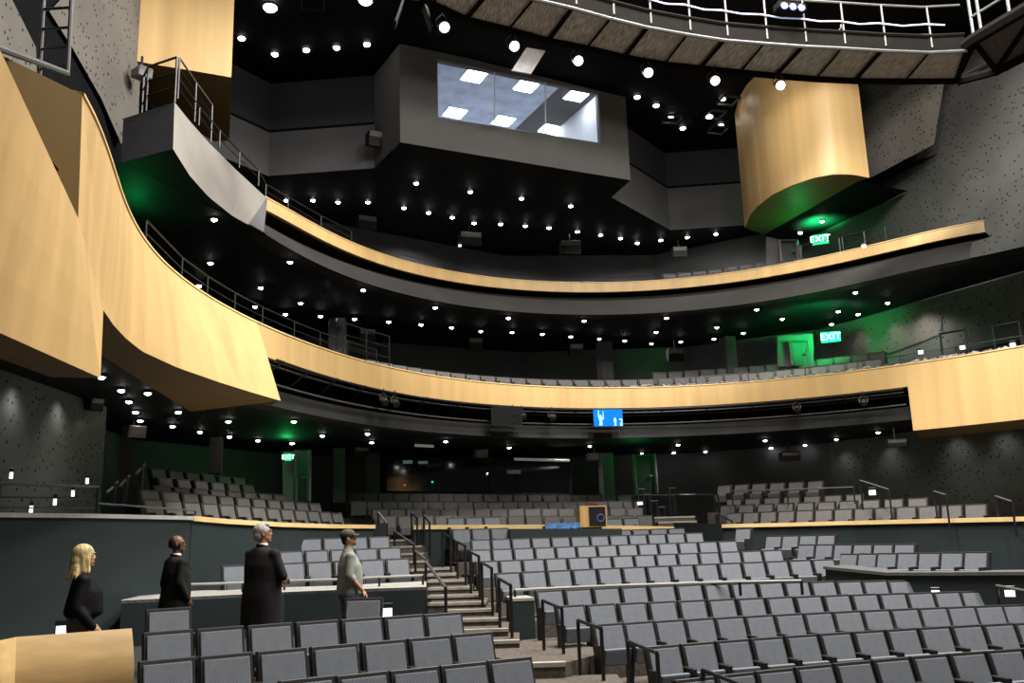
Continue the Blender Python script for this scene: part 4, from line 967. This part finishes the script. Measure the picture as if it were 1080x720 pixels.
# ------------------------------------------------------------------ step lights
def step_light(x, y, D, label, w=.16, h=.13, rz=None):
    p = W(x, y, D); dc = Vector((-p.x, -p.y, 0)).normalized()
    t = thing('step_light', label, 'step light', p, math.atan2(dc.x, -dc.y) if rz is None else rz, 'step lights')
    bm = B(); box(bm, (0, .04, .02), (w*1.15, .08, h*1.5)); bev(bm, .01, 1); obj('housing', bm, black_metal, t)
    bm = B(); box(bm, (0, -.005, -.02), (w, .02, h*.9)); obj('lens', bm, step_glow, t)
for i, (x, y, D) in enumerate([(12, 500, 15.4), (33, 535.5, 14.9), (58, 528, 15.6), (77, 519, 16.3), (92, 506, 17.5)]):
    step_light(x, y, D, 'small lit step light low on the left perforated wall, %s from the left' % ordn(i), .055, .12)
step_light(66.5, 663, 14.75, 'white lit step light low on the dark wall behind the rounded timber block', .20, .15)
step_light(407.5, 644.5, 16.45, 'white step light on the parapet wall behind the lower left stalls', .20, .16)
step_light(287.5, 652, 16.1, 'narrow white step light behind the man in the long coat', .03, .11)
step_light(986.5, 622.5, 17.5, 'small flat white step light on the dark wall at the far right', .14, .05)
step_light(1065, 624.3, 16.45, 'white lit step light under the handrail at the right picture edge', .16, .12)
step_light(920, 518.5, 23.6, 'white lit square step light beside the left handrail of the right parterre', .16, .13)
step_light(675, 530, 29.6, 'white twin step light behind the centre parterre seats', .17, .1)
# bright fittings on balcony ledges
for i, (x, y, D) in enumerate([(971, 370.5, 23.6), (1015, 365.5, 22.3), (1068, 363, 20.9), (911, 259, 26.6), (485, 258.5, 33.5)]):
    step_light(x, y, D, 'small bright work lamp on a balcony, %s' % ['left of three at the lower balcony right end', 'middle of three at the lower balcony right end', 'right of three at the lower balcony right end', 'at the right end of the upper balcony', 'on the rear wall of the upper balcony'][i], .12, .1)
# ------------------------------------------------------------------ mixing position
p = W(626.5, 555.5, 26.3); t = thing('subwoofer', 'plywood speaker cabinet with black front standing on the mixing position wall', 'speaker', p, -.1)
bm = B(); box(bm, (0, .3, .30), (.78, .6, .60))
obj('cabinet', bm, ply, t)
bm = B(); box(bm, (.11, -.012, .30), (.48, .02, .53)); obj('grille', bm, speaker_black, t)
bm = B(); 
for k in range(24):
    pass
ringp = [Vector((.20+.10*math.cos(2*math.pi*k/20), -.03, .25+.10*math.sin(2*math.pi*k/20))) for k in range(21)]
tube(bm, ringp, .016, 6); obj('driver_ring', bm, mat('blue_ring', (.05, .07, .2, 1), .4, emit=.12, ecol=(.2, .3, .9, 1)), t)
p = W(593.5, 556.5, 26.1); bm = B(); rows = []
for i in range(22):
    rr = random.Random(i); rows.append([Vector((-.52+1.04*i/21, -.06 if k == 0 else (k-1)*.18, (-.02 if k == 0 else .13)+rr.uniform(-.025, .025))) for k in range(5)])
ribbon(bm, rows); tag(obj('blue_cover', bm, blue_cloth, loc=p), 'rumpled blue cloth covering the desk left of the plywood speaker cabinet', 'cloth')
p = W(593.5, 558, 26.35); bm = B(); box(bm, (0, .1, .05), (1.0, .6, .12)); bev(bm, .01, 1); tag(obj('mixing_desk', bm, black_metal, loc=p), 'black desk under the rumpled blue cloth at the mixing position', 'desk')
p = W(625, 533.5, 26.6); bm = B()
for k in range(7):
    rr = random.Random(k); tube(bm, [(rr.uniform(-.3, .3), rr.uniform(-.1, .1), .03), (rr.uniform(-.3, .3), rr.uniform(-.1, .1), rr.uniform(.02, .12))], .02, 5)
tag(obj('cable_bundle', bm, mat('cable_brown', (.12, .05, .04, 1), .6), loc=p), 'small tangle of cables on top of the plywood speaker cabinet', 'cables')
mw = [W(538, 557.5, 25.3), W(656, 557.3, 25.9)]
bm = B(); d = (mw[1]-mw[0]); d.z = 0; d.normalize(); bk = Vector((-d.y, d.x, 0)); slab(bm, [mw[0], mw[1], mw[1]+bk*.3, mw[0]+bk*.3], 1.3); stru('parapet', bm, teal_wall)

# ------------------------------------------------------------------ rounded timber block at lower left
TB = Z(17, 671.5, -.52), Z(139, 662.3, -.52)
dv = TB[1]-TB[0]; dv.z = 0; L_ = dv.length; dv.normalize(); nv = Vector((dv.y, -dv.x, 0))   # nv to the camera
prof = []
for k in range(15):
    a = math.pi*(k/14); prof.append((.17*math.sin(a)**.9, -.64*k/14))
bm = B(); rows = []
start = TB[0]-dv*.0
for s_i in range(13):
    f = s_i/12; o = TB[0].lerp(TB[1], f); taper = 1
    rows.append([o+nv*(x*taper)+Vector((0, 0, z)) for x, z in prof])
ribbon(bm, rows); e = [bm.verts.new(v) for v in rows[-1]]; bm.faces.new(e).material_index = 1; e = [bm.verts.new(v) for v in rows[0]]; bm.faces.new(e).material_index = 1
quadv(bm, TB[0], TB[1], TB[1]-Vector((0, 0, .64)), TB[0]-Vector((0, 0, .64)), 1)
# long sweep to the left, nearer the stage
LFT = [TB[0], TB[0]-dv*.35+nv*.55, TB[0]-dv*.6+nv*1.3]
rows2 = []
for i, o in enumerate(LFT): rows2.append([o+nv*x+Vector((0, 0, z)) for x, z in prof])
ribbon(bm, rows2)
tag(obj('timber_block', bm, [wood_flat, mat('wood_end_grain', (.36, .24, .09, 1), .5, var=.15, scale=(8, 8, 8))], smooth=True), 'rounded honey coloured timber block in the lower left corner in front of the woman', 'wooden block')
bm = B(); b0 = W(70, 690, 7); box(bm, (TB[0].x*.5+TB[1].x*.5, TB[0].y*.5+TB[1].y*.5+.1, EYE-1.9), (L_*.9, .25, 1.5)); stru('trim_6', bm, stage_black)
# ------------------------------------------------------------------ catwalk across the top
ZK = 12.0
ob = [(440,-8),(455.5,2),(491,18.5),(535.5,29.5),(578,41),(618,49),(658,58.5),(700,66),(738,70),(780,74.5),(818,78),(860,81.5),(901,83.5),(953.6,84),(1008,83.7)]
it = [(466,-38),(482,-28),(518,-14),(562,-2.5),(603,7),(643,18),(682,27.5),(724,35),(763,41),(805,44.5),(846,47.5),(887,49.5),(929,52),(979,54),(1019,52)]
OB = [Z(x, y, ZK) for x, y in ob]; IT = [Z(x, y, ZK) for x, y in it]
t = thing('catwalk', 'curved metal lighting catwalk with ribbed underside crossing the top of the picture', 'catwalk', OB[7]); o0 = OB[7]
bm = B(); ribbon(bm, [[a-o0, b-o0] for a, b in zip(OB, IT)]); obj('deck', bm, grating, t)
dkm = mat('catwalk_steel', (.008, .0072, .0065, 1), .95, spec=.02)
bm = B()
tube(bm, [p-o0-Vector((0, 0, .05)) for p in OB], .09, 6); obj('outer_beam', bm, dkm, t)
bm = B(); ribbon(bm, [[p-o0+Vector((0, 0, h_)) for h_ in (-.05, .42)] for p in IT]); tube(bm, [p-o0+Vector((0, 0, .43)) for p in IT], .05, 6); obj('inner_beam', bm, dkm, t)
bm = B(); tube(bm, [p-o0+Vector((0, -.03, -.06)) for p in IT], .045, 6); obj('flange', bm, rail_metal, t)
for i, (a, b) in enumerate(zip(OB, IT)):
    bm = B(); tube(bm, [a-o0-Vector((0, 0, .06)), b-o0-Vector((0, 0, .06))], .065 if i % 2 == 0 else .035, 4); obj('rib', bm, dkm, t)
RTOP = [p+Vector((0, 0, 1.28)) for p in IT]
t2 = thing('catwalk_railing', 'silver post railing along the top of the curved catwalk', 'railing', IT[7]); o2 = IT[7]
bm = B(); tube(bm, [p-o2 for p in RTOP], .028, 6); obj('top_rail', bm, steel, t2)
for i in range(4, len(IT)-1):
    for f in (.12,):
        p = IT[i].lerp(IT[i+1], f); bm = B(); tube(bm, [p-o2+Vector((0, 0, .1)), p-o2+Vector((0, 0, 1.28))], .026, 6); obj('post', bm, steel, t2)
bm = B(); tube(bm, [OB[i].lerp(IT[i], .1)-o2+Vector((0, 0, 1.28)) for i in range(3, len(IT))], .022, 6); obj('far_rail', bm, steel, t2)
bm = B(); rp = []
for i in range(3, len(IT)-1):
    for f in (0, .5): rp.append(IT[i].lerp(IT[i+1], f)+Vector((0, -.04, .74-(.05 if f else 0)+.03*math.sin(i))))
tube(bm, [p-rp[0] for p in rp], .02, 6); tag(obj('rope_light', bm, rope_led, loc=rp[0]), 'glowing bluish rope light hanging along the catwalk railing', 'rope light')
# right hand kink section
K_in = [Z(1019, 52, ZK), Z(1028, 45, ZK), Z(1100, 3, ZK), Z(1180, -40, ZK)]; K_out = [Z(1009, 84, ZK), Z(1050, 73.5, ZK), Z(1100, 48, ZK), Z(1180, 8, ZK)]
t = thing('catwalk', 'dark angled catwalk section leaving the picture at the upper right', 'catwalk', K_in[0]); o0 = K_in[0]
bm = B(); ribbon(bm, [[a-o0, b-o0] for a, b in zip(K_out[1:], K_in[1:])]); obj('deck', bm, mat('grating_dark', (.06, .045, .045, 1), .6, var=.4, scale=(9, 9, 1)), t)
bm = B(); tube(bm, [p-o0+Vector((0, 0, -.05)) for p in K_out], .12, 6); obj('outer_beam', bm, dkm, t)
bm = B(); tube(bm, [p-o0+Vector((0, 0, .1)) for p in K_in], .16, 6); obj('inner_beam', bm, dkm, t)
for a, b in [(K_out[0], K_in[1]), (K_in[1], K_out[1]), (K_out[0], K_out[1]+Vector((0, 0, .25))), (K_out[1], K_in[2])]:
    bm = B(); tube(bm, [a-o0, b-o0], .08, 6); obj('brace', bm, dkm, t)
t = thing('catwalk_railing', 'dark twin rail on the angled catwalk at the upper right corner', 'railing', K_in[1]); o0 = K_in[1]
for h_, nm in ((1.28, 'top_rail'), (.72, 'mid_rail')):
    bm = B(); tube(bm, [p-o0+Vector((0, 0, h_)) for p in K_in[1:]], .035, 6); obj(nm, bm, rail_metal, t)
for f in (.0, .12, .55):
    p = K_in[1].lerp(K_in[2], f); bm = B(); tube(bm, [p-o0, p-o0+Vector((0, 0, 1.28))], .04, 6); obj('post', bm, rail_metal, t)
for i, (x, y) in enumerate([(467, 27.5), (541, 47.5), (608.5, 63), (682.5, 75.5), (753, 84), (822, 89)]):
    p = Z(x, y, 11.62)
    lamp_fix(p, Vector((6.5, 2, EYE-3)), 'lit round spotlight hanging under the catwalk, %s from the left' % ordn(i), 'catwalk spotlights', 1.05, spot_glow)
p = Z(432, 10, 12.0); t = thing('barn_door_lamp', 'unlit dark square lamp with open shutters left of the catwalk spotlights', 'spotlight', p)
for dx, rz in ((-.25, .3), (.42, -.3)):
    bm = B(); box(bm, (dx, 0, -.15), (.05, .35, .6), Matrix.Rotation(rz, 3, 'Y')); obj('shutter', bm, speaker_black, t)
bm = B(); box(bm, (.1, 0, .2), (.6, .35, .12)); obj('lamp_body', bm, dkm, t)
p = Z(833, 9, 12.9); t = thing('moving_light', 'dark fixture with blue glowing lenses above the catwalk', 'spotlight', p)
bm = B(); box(bm, (0, 0, 0), (.8, .3, .22)); bev(bm, .03, 1); obj('lamp_body', bm, dkm, t)
for dx in (-.24, .0, .24):
    bm = B(); ell(bm, (dx, -.14, -.04), (.10, .05, .09)); obj('lens', bm, blue_led, t)
p = Z(888, 36, 13.2); lamp_fix(p, Vector((9, 4, EYE)), 'small bright lamp seen between the catwalk railing posts', None, .7, spot_glow)

# ------------------------------------------------------------------ people
def finish(bm, name, material, parent, voxel, smooth=4, fac=.5, mods=()):
    o = obj(name, bm, material, parent)
    m_ = o.modifiers.new('r', 'REMESH'); m_.mode = 'VOXEL'; m_.voxel_size = voxel; m_.use_smooth_shade = True
    s = o.modifiers.new('s', 'SMOOTH'); s.iterations = smooth; s.factor = fac
    par = o.parent; dg = bpy.context.evaluated_depsgraph_get(); dg.update()
    me = bpy.data.meshes.new_from_object(o.evaluated_get(dg)); o.modifiers.clear(); old = o.data; o.data = me; bpy.data.meshes.remove(old)
    if not me.materials: me.materials.append(material)
    for p in me.polygons: p.use_smooth = True
    return o
def hand(bm, w, dirv, palm_n, side, curl=.5, s=1.0):
    """palm and five separate fingers; dirv = forearm direction, palm_n = palm normal"""
    d = dirv.normalized(); n = (palm_n-d*palm_n.dot(d)).normalized(); u = d.cross(n)*side
    ell(bm, w+d*.045*s, (.040*s, .046*s, .018*s), Matrix((u, d, n)).transposed(), 12)
    for i, (off, ln) in enumerate([(-.030, .066), (-.010, .076), (.010, .071), (.029, .055)]):
        b = w+d*.082*s+u*off*s; c1 = b+(d*math.cos(curl*.5)+n*math.sin(curl*.5))*ln*.5*s; c2 = c1+(d*math.cos(curl*1.4)+n*math.sin(curl*1.4))*ln*.5*s
        cap(bm, b-d*.02*s, c1, .0095*s, .0088*s, 8); cap(bm, c1, c2, .0088*s, .0075*s, 8)
    b = w+d*.03*s-u*.036*s; c1 = b+(d*.62-u*.62+n*.3).normalized()*.036*s; c2 = c1+(d*.85-u*.1+n*.45).normalized()*.030*s
    cap(bm, b, c1, .0115*s, .0100*s, 8); cap(bm, c1, c2, .0100*s, .0085*s, 8)
def person(label, px, D, zfloor, h, ang, skin, girth=1.0, arms=None, headyaw=0, headpitch=0, female=False, build=None):
    g = W(px, 600, D); base = Vector((g.x, g.y, EYE+zfloor)); fwd = Vector((c_, -s_, 0))*math.cos(ang)+FH*math.sin(ang)
    rz = math.atan2(fwd.y, fwd.x)-math.pi/2
    t = thing('person', label, 'person', base, rz); s = h/1.75; t.scale = (s, s, s)
    bm = B(); G = girth
    loft(bm, [((0, 0, .86), .15*G, .105*G), ((0, 0, .94), .165*G, .118*G), ((0, .01*G, 1.08), .148*G, .112*G), ((0, .005, 1.26), .165*G, .118*G), ((0, -.01, 1.37), .15, .09), ((0, -.012, 1.455), .085, .062)], 20)
    cap(bm, (0, -.02, 1.42), (0, .0, 1.56), .056, .053)
    HM = Matrix.Rotation(headyaw, 4, 'Z') @ Matrix.Rotation(headpitch, 4, 'X'); HC = Vector((0, .0, 1.57))
    def hp(x, y, z): return HC+(HM @ Vector((x, y, z-1.57)))
    hr3 = HM.to_3x3()
    ell(bm, hp(0, -.012, 1.648), (.076, .096, .102), hr3, 24); ell(bm, hp(0, .022, 1.585), (.058, .070, .066), hr3, 20)
    ell(bm, hp(0, .070, 1.540), (.024, .024, .020), hr3, 12); ell(bm, hp(0, .066, 1.615), (.048, .030, .042), hr3, 16)
    cap(bm, hp(0, .082, 1.655), hp(0, .101, 1.615), .0095, .0125, 10); ell(bm, hp(0, .095, 1.608), (.016, .012, .009), hr3, 10)
    ell(bm, hp(0, .080, 1.668), (.056, .018, .012), hr3, 14)
    for q in (-1, 1): ell(bm, hp(q*.077, -.008, 1.622), (.010, .020, .034), hr3, 10)
    for q in (-1, 1):
        el, wr, pn = arms[q]; el, wr, pn = Vector(el), Vector(wr), Vector(pn); sh = Vector((q*(.172+.10*(G-1)), -.01, 1.40))
        sh.z = 1.368; ell(bm, sh, (.044, .044, .044)); cap(bm, sh, el, .043, .038); cap(bm, el, wr, .040, .027); hand(bm, wr, wr-el, pn, q, .7, 1.0)
        cap(bm, (q*.088*G, 0, .90), (q*.098, .015, .50), .085*G, .056); cap(bm, (q*.098, .015, .50), (q*.10, -.015, .10), .052, .038)
        ell(bm, (q*.10, .05, .045), (.042, .12, .042))
    finish(bm, 'body', skin, t, .0075, 3, .4)
    # eyes, brows, mouth
    for q in (-1, 1):
        bm = B(); ell(bm, hp(q*.031, .0835, 1.645), (.0125, .010, .0085), hr3, 12); e = obj('eye', bm, eye_w, t, True)
        bm = B(); ell(bm, hp(q*.031, .0915, 1.645), (.006, .004, .006), hr3, 10); obj('iris', bm, eye_d, e, True)
        bm = B(); cap(bm, hp(q*.014, .100, 1.668), hp(q*.046, .089, 1.671), .0045, .0035, 6); obj('eyebrow', bm, build['brow'], t)
    bm = B(); ell(bm, hp(0, .0935, 1.572), (.024, .009, .0075), hr3, 12); obj('mouth', bm, lip, t, True)
    build['fn'](t, hp, hr3, arms, G)
    return t
def sleeves(bm, arms, G, r0, r1, to=1.0, shrink=0):
    for q in (-1, 1):
        el, wr, pn = arms[q]; el, wr = Vector(el), Vector(wr); sh = Vector((q*(.172+.10*(G-1)), -.01, 1.395))
        sh.z -= .012; ell(bm, sh, (r0*1.08, r0*1.05, r0*1.02)); cap(bm, sh, el, r0, r0*.86); cap(bm, el, el.lerp(wr, to), r0*.86, r1)
def trousers(t, G, material, zt=.98, wide=1.0):
    bm = B(); loft(bm, [((0, 0, .80), .165*G, .12*G), ((0, 0, .90), .180*G, .132*G), ((0, 0, zt), .165*G, .125*G)], 20)
    for q in (-1, 1):
        cap(bm, (q*.088*G, 0, .86), (q*.10, .015, .50), .102*G, .078*wide); tube(bm, [(q*.10, .015, .50), (q*.102, -.005, .25), (q*.103, -.01, .055)], [.078*wide, .074*wide, .078*wide], 14)
    finish(bm, 'trousers', material, t, .011, 5)
def shoes(t):
    for q in (-1, 1):
        bm = B(); ell(bm, (q*.10, .055, .045), (.050, .145, .045)); ell(bm, (q*.10, -.03, .065), (.046, .07, .06)); box(bm, (q*.10, .04, .012), (.085, .25, .022)); finish(bm, 'shoe', leather, t, .009, 3)
def jacket(t, arms, G, material, hem, collar=shirt_white, flare=1.0):
    bm = B()
    loft(bm, [((0, -.01, hem), .205*G*flare, .165*G*flare), ((0, -.005, max(hem+.08, .88)), .198*G*(1+(flare-1)*.5), .155*G), ((0, .01, 1.06), .186*G, .148*G), ((0, .005, 1.26), .192*G, .142*G), ((0, -.012, 1.39), .190*(.5+.5*G), .115*(.5+.5*G)), ((0, -.016, 1.425), .160*(.5+.5*G), .100*(.5+.5*G)), ((0, -.02, 1.455), .112*(.6+.4*G), .084*(.6+.4*G)), ((0, -.02, 1.475), .078, .07)], 24)
    sleeves(bm, arms, G, .070, .050, .97)
    j = finish(bm, 'jacket', material, t, .011, 16)
    bm = B(); tube(bm, [(.062*math.cos(a), -.012+.066*math.sin(a), 1.478+.016*math.sin(-a)) for a in lin(-math.pi*1.35, math.pi*.35, 18)], .017, 8); obj('collar', bm, material, j, True)
    bm = B(); loft(bm, [((0, -.008, 1.45), .060, .062), ((0, -.006, 1.515), .060, .060)], 18); obj('shirt_collar', bm, collar, t, True)
    for q in (-1, 1):
        bm = B(); poly(bm, [(q*.02, .150*G, 1.08), (q*.085, .135*G, 1.30), (q*.065, .088, 1.45), (q*.03, .105, 1.44)]); obj('lapel', bm, material, j)
    return j
def glasses(t, hp):
    bm = B()
    for q in (-1, 1):
        c = hp(q*.033, .104, 1.643); tube(bm, [hp(q*.033+.022*math.cos(a), .104, 1.643+.016*math.sin(a)) for a in lin(0, 2*math.pi, 15)], .002, 5)
        tube(bm, [hp(q*.055, .102, 1.648), hp(q*.081, .0, 1.645), hp(q*.083, -.02, 1.635)], .0022, 5)
    tube(bm, [hp(-.011, .106, 1.645), hp(.011, .106, 1.645)], .002, 5); obj('glasses', bm, mat('glasses_frame', (.05, .045, .04, 1), .3, metal=.5), t)
down = lambda q: ((q*.235, -.05, 1.12), (q*.235, .06, .88), (-q, .15, 0))
# woman
def w_fn(t, hp, hr3, arms, G):
    trousers(t, G*1.05, trouser_brown, 1.05, 1.12); shoes(t)
    bm = B(); loft(bm, [((0, .01, .99), .185*G, .15*G), ((0, .02, 1.04), .225*G, .195*G), ((0, .02, 1.12), .215*G, .185*G), ((0, .03, 1.26), .190*G, .165*G), ((0, -.005, 1.38), .182, .112), ((0, -.012, 1.44), .11, .08), ((0, -.012, 1.475), .066, .064)], 24)
    sleeves(bm, arms, G, .074, .05, .96); finish(bm, 'blouse', blouse, t, .011, 14)
    bm = B(); ell(bm, hp(0, -.024, 1.665), (.102, .118, .112), hr3, 22); ell(bm, hp(0, -.070, 1.575), (.108, .082, .125), hr3, 18)
    for q in (-1, 1): cap(bm, hp(q*.072, -.012, 1.640), hp(q*.088, -.005, 1.478), .036, .040); cap(bm, hp(q*.04, .045, 1.715), hp(q*.085, .03, 1.60), .030, .028); cap(bm, hp(q*.085, .03, 1.60), hp(q*.090, .032, 1.47), .028, .026)
    loft(bm, [((0, -.085, 1.44), .150, .070), ((0, -.070, 1.55), .110, .062), ((0, -.06, 1.62), .09, .06)], 18)
    for k in range(9):
        a = lin(-1.45, 1.45, 9)[k]; cap(bm, hp(.095*math.sin(a), -.06-.06*math.cos(a), 1.53), hp(.150*math.sin(a), -.06-.115*math.cos(a), 1.40+.018*(k % 2)), .032, .012)
    finish(bm, 'hair', hair_blonde, t, .009, 3)
person('blonde woman in a loose black blouse and brown trousers, looking right', 89, 9.4, -1.6, 1.625, .45, skin_a, 1.04,
       {1: ((.245, -.07, 1.11), (.205, .115, .90), (-.8, 0, -.2)), -1: ((-.245, -.07, 1.11), (-.20, .115, .90), (.8, 0, -.2))}, -.05, .03, True, dict(brow=hair_blonde, fn=w_fn))
# bald man
def m2_fn(t, hp, hr3, arms, G):
    trousers(t, G, suit_black); shoes(t); jacket(t, arms, G, suit_char, .76)
    bm = B(); 
    for a in lin(-2.2, 2.2, 15): ell(bm, hp(.072*math.sin(a), -.018-.086*math.cos(a), 1.622), (.016, .016, .040), hr3, 10)
    ell(bm, hp(0, -.042, 1.655), (.080, .078, .082), hr3, 16)
    finish(bm, 'hair', hair_dark, t, .008, 3); glasses(t, hp)
person('balding man in a dark suit with hand in pocket, second from the left', 186, 12.3, -1.6, 1.73, .80, skin_b, 1.22,
       {1: ((.255, -.07, 1.13), (.235, .06, .92), (-1, .1, 0)), -1: down(-1)}, -.5, 0, False, dict(brow=hair_dark, fn=m2_fn))
# man in long coat
def m3_fn(t, hp, hr3, arms, G):
    trousers(t, G, suit_black, .98); shoes(t); jacket(t, arms, G, coat_char, .52, flare=.98)
    bm = B(); ell(bm, hp(0, -.022, 1.672), (.086, .102, .096), hr3, 22); ell(bm, hp(0, -.062, 1.615), (.078, .062, .075), hr3, 16)
    ell(bm, hp(0, .045, 1.735), (.062, .045, .026), hr3, 14)
    for q in (-1, 1): ell(bm, hp(q*.074, .006, 1.655), (.012, .026, .034), hr3, 10)
    finish(bm, 'hair', hair_grey, t, .008, 2); glasses(t, hp)
person('silver-haired man in glasses and a long charcoal coat, arms folded in front', 277, 11.9, -1.6, 1.84, 1.0, skin_c, 1.36,
       {1: ((.30, .05, 1.12), (.03, .235, 1.13), (0, -1, .2)), -1: ((-.30, .05, 1.12), (.02, .265, 1.06), (0, -1, .2))}, -.62, .10, False, dict(brow=hair_grey, fn=m3_fn))
# man in cap
def m4_fn(t, hp, hr3, arms, G):
    trousers(t, G, jeans, .99); shoes(t)
    bm = B(); loft(bm, [((0, 0, .86), .188*G, .145*G), ((0, .01, .95), .195*G, .155*G), ((0, .02, 1.08), .188*G, .155*G), ((0, .01, 1.26), .188*G, .145*G), ((0, -.01, 1.39), .186, .11), ((0, -.015, 1.45), .105, .078), ((0, -.012, 1.50), .066, .064)], 24)
    for q in (-1, 1):
        el, wr, pn = arms[q]; el, wr = Vector(el), Vector(wr); sh = Vector((q*(.172+.10*(G-1)), -.01, 1.383)); ell(bm, sh, (.074, .072, .070)); cap(bm, sh, el, .068, .058); cap(bm, el, el.lerp(wr, .28), .056, .050)
    s_ = finish(bm, 'pullover', jersey, t, .011, 14)
    bm = B(); poly(bm, [(-.016, .150*G, 1.30), (.016, .150*G, 1.30), (.022, .105, 1.455), (-.022, .105, 1.455)]); obj('zip_placket', bm, steel, s_)
    bm = B(); loft(bm, [((0, -.008, 1.455), .066, .068), ((0, -.006, 1.525), .064, .064)], 18); obj('collar', bm, jersey, t, True)
    bm = B(); ell(bm, hp(0, -.014, 1.655), (.082, .100, .085), hr3, 18); ell(bm, hp(0, -.06, 1.60), (.070, .045, .05), hr3, 12); finish(bm, 'hair', hair_dark, t, .009, 2)
    bm = B(); ell(bm, hp(0, -.012, 1.692), (.089, .108, .076), hr3, 22); c = finish(bm, 'cap', cap_m, t, .008, 2)
    bm = B(); rows = []
    for i in range(6):
        f = i/5; rows.append([hp(x, .075+f*.085*(1-(x/.085)**2*.45), 1.690-.016*f-(x*x)*2.2) for x in lin(-.075, .075, 11)])
    ribbon(bm, rows); rows = [[p-Vector((0, 0, .006)) for p in r] for r in rows]; ribbon(bm, rows); obj('brim', bm, cap_m, c, True)
    bm = B(); ell(bm, hp(0, .074, 1.562), (.046, .032, .034), hr3, 14); finish(bm, 'beard', mat('stubble', (.30, .16, .09, 1), .7), t, .008, 2)
person('man in olive cap, grey pullover and jeans resting a hand on a seat back', 368, 13.0, -1.6, 1.74, .35, skin_c, 1.16,
       {1: ((.245, -.04, 1.13), (.215, .15, .925), (-.3, .3, -1)), -1: down(-1)}, -.2, .10, False, dict(brow=hair_dark, fn=m4_fn))
# ------------------------------------------------------------------ light
wd = bpy.data.worlds.new('world'); SC.world = wd; wd.use_nodes = True
wd.node_tree.nodes['Background'].inputs['Color'].default_value = (.85, .9, 1, 1)
wd.node_tree.nodes['Background'].inputs['Strength'].default_value = .045
def area(name, loc, size, power, target=None, col=(1, .95, .88)):
    l = bpy.data.lights.new(name, 'AREA'); l.shape = 'DISK'; l.size = size; l.energy = power; l.color = col
    o = bpy.data.objects.new(name, l); C.objects.link(o); o.location = (loc[0], loc[1], EYE+loc[2])
    if target:
        d = Vector((target[0], target[1], EYE+target[2]))-o.location; o.rotation_euler = d.to_track_quat('-Z', 'Y').to_euler()
    return o
def spot(name, loc, target, power, ang=60, blend=.6, col=(1, .95, .88), size=.15):
    l = bpy.data.lights.new(name, 'SPOT'); l.energy = power; l.spot_size = math.radians(ang); l.spot_blend = blend; l.color = col; l.shadow_soft_size = size
    o = bpy.data.objects.new(name, l); C.objects.link(o); o.location = (loc[0], loc[1], EYE+loc[2])
    d = Vector((target[0], target[1], EYE+target[2]))-o.location; o.rotation_euler = d.to_track_quat('-Z', 'Y').to_euler()
    return o
def point(name, p, power, col=(1, .95, .88), size=.1):
    l = bpy.data.lights.new(name, 'POINT'); l.energy = power; l.color = col; l.shadow_soft_size = size
    o = bpy.data.objects.new(name, l); C.objects.link(o); o.location = p
    return o
for x, y, pw in [(2.5, 6, 500), (9, 4, 1500), (16, 6, 1500), (3, 11, 650), (9, 10.5, 1700), (15, 11, 1700), (5, 15.5, 1200), (9, 16, 2900), (13.5, 15.5, 2300)]:
    area('house_light', (x, y, 17.5), 1.5, pw, (x, y+5, 0), (1, .955, .90))
# downlights under the lower balcony, over the parterre
for x, y in [(-1, 24), (1.5, 27.5), (5, 29.5), (9, 30.5), (13, 29.5), (16, 27.5), (18.3, 23.5), (.2, 21), (-2.6, 18)]:
    spot('soffit_light', (x, y, 2.85), (x+(9-x)*.02, y, -2), 110, 150, .8)
# over the lower balcony and the upper balcony
for x, y in [(1, 27.5), (5, 31), (9, 32), (13, 31), (17, 28.5), (19.5, 25)]:
    spot('soffit_light', (x, y, 7.05), (x, y+.6, 2), 170, 150, .8)
for x, y in [(1, 32), (5, 34.2), (9, 35.2), (13, 34.4), (17, 32), (3, 31), (14, 30)]:
    spot('ceiling_light', (x, y, 12.1), (x+(x-9)*.05, y+.8, 6), 420, 150, .8)
# green glow of the exit signs
GR = (.02, 1, .22)
for x, y, D, pw in [(862, 352, 28.6, 30), (846, 254, 31.3, 40), (302, 470, 26.6, 22), (671, 485, 31.2, 12), (140, 236, 18.2, 26)]:
    point('exit_glow', W(x, y, D), pw, GR, .12)
for (x, y, D, tx, ty, tz, pw) in [(873, 351, 28.6, 858, 336, 7.25, 700), (862, 249, 33.2, 862, 234, 11.5, 1000)]:
    p_ = W(x, y, D); q_ = Z(tx, ty, tz); spot('exit_glow', (p_.x, p_.y, p_.z-EYE), (q_.x, q_.y, q_.z-EYE), pw, 125, .9, GR, .1)
spot('catwalk_light', (11.5, 21.5, 13.2), (17.2, 29, 14.2), 420, 55, .7, (1, .93, .80))
spot('catwalk_light', (13.5, 19.5, 12.4), (19.6, 27, 13.6), 160, 50, .8)
for px, py, A, Bp, z, pw in [(900, 345, WR1, WR2, 6.95, 22), (935, 333, WR1, WR2, 6.95, 30), (966, 322, WR1, WR2, 6.95, 30), (1000, 465, WR1, WR2, 2.8, 22), (1050, 460, WR1, WR2, 2.8, 22), (930, 470, WR1, WR2, 2.8, 18), (883, 474, WR1, WR2, 2.8, 14), (30, 390, WL1, WL2, 2.8, 26), (75, 408, WL1, WL2, 2.8, 22), (100, 425, WL1, WL2, 2.8, 16)]:
    w_ = PL(px, py, A, Bp, .55); spot('wall_washer', (w_.x, w_.y, z), (w_.x+(.25 if px > 540 else -.25), w_.y, z-3), pw, 115, .9)
for (x, y) in [(988, 205), (905, 150), (955, 120), (1040, 170)]:
    w_ = PL(x, y-70, WR1, WR2, 1.0); spot('wall_washer', (w_.x, w_.y, w_.z-EYE), (w_.x+.8, w_.y, w_.z-EYE-5), 90, 70, .9)
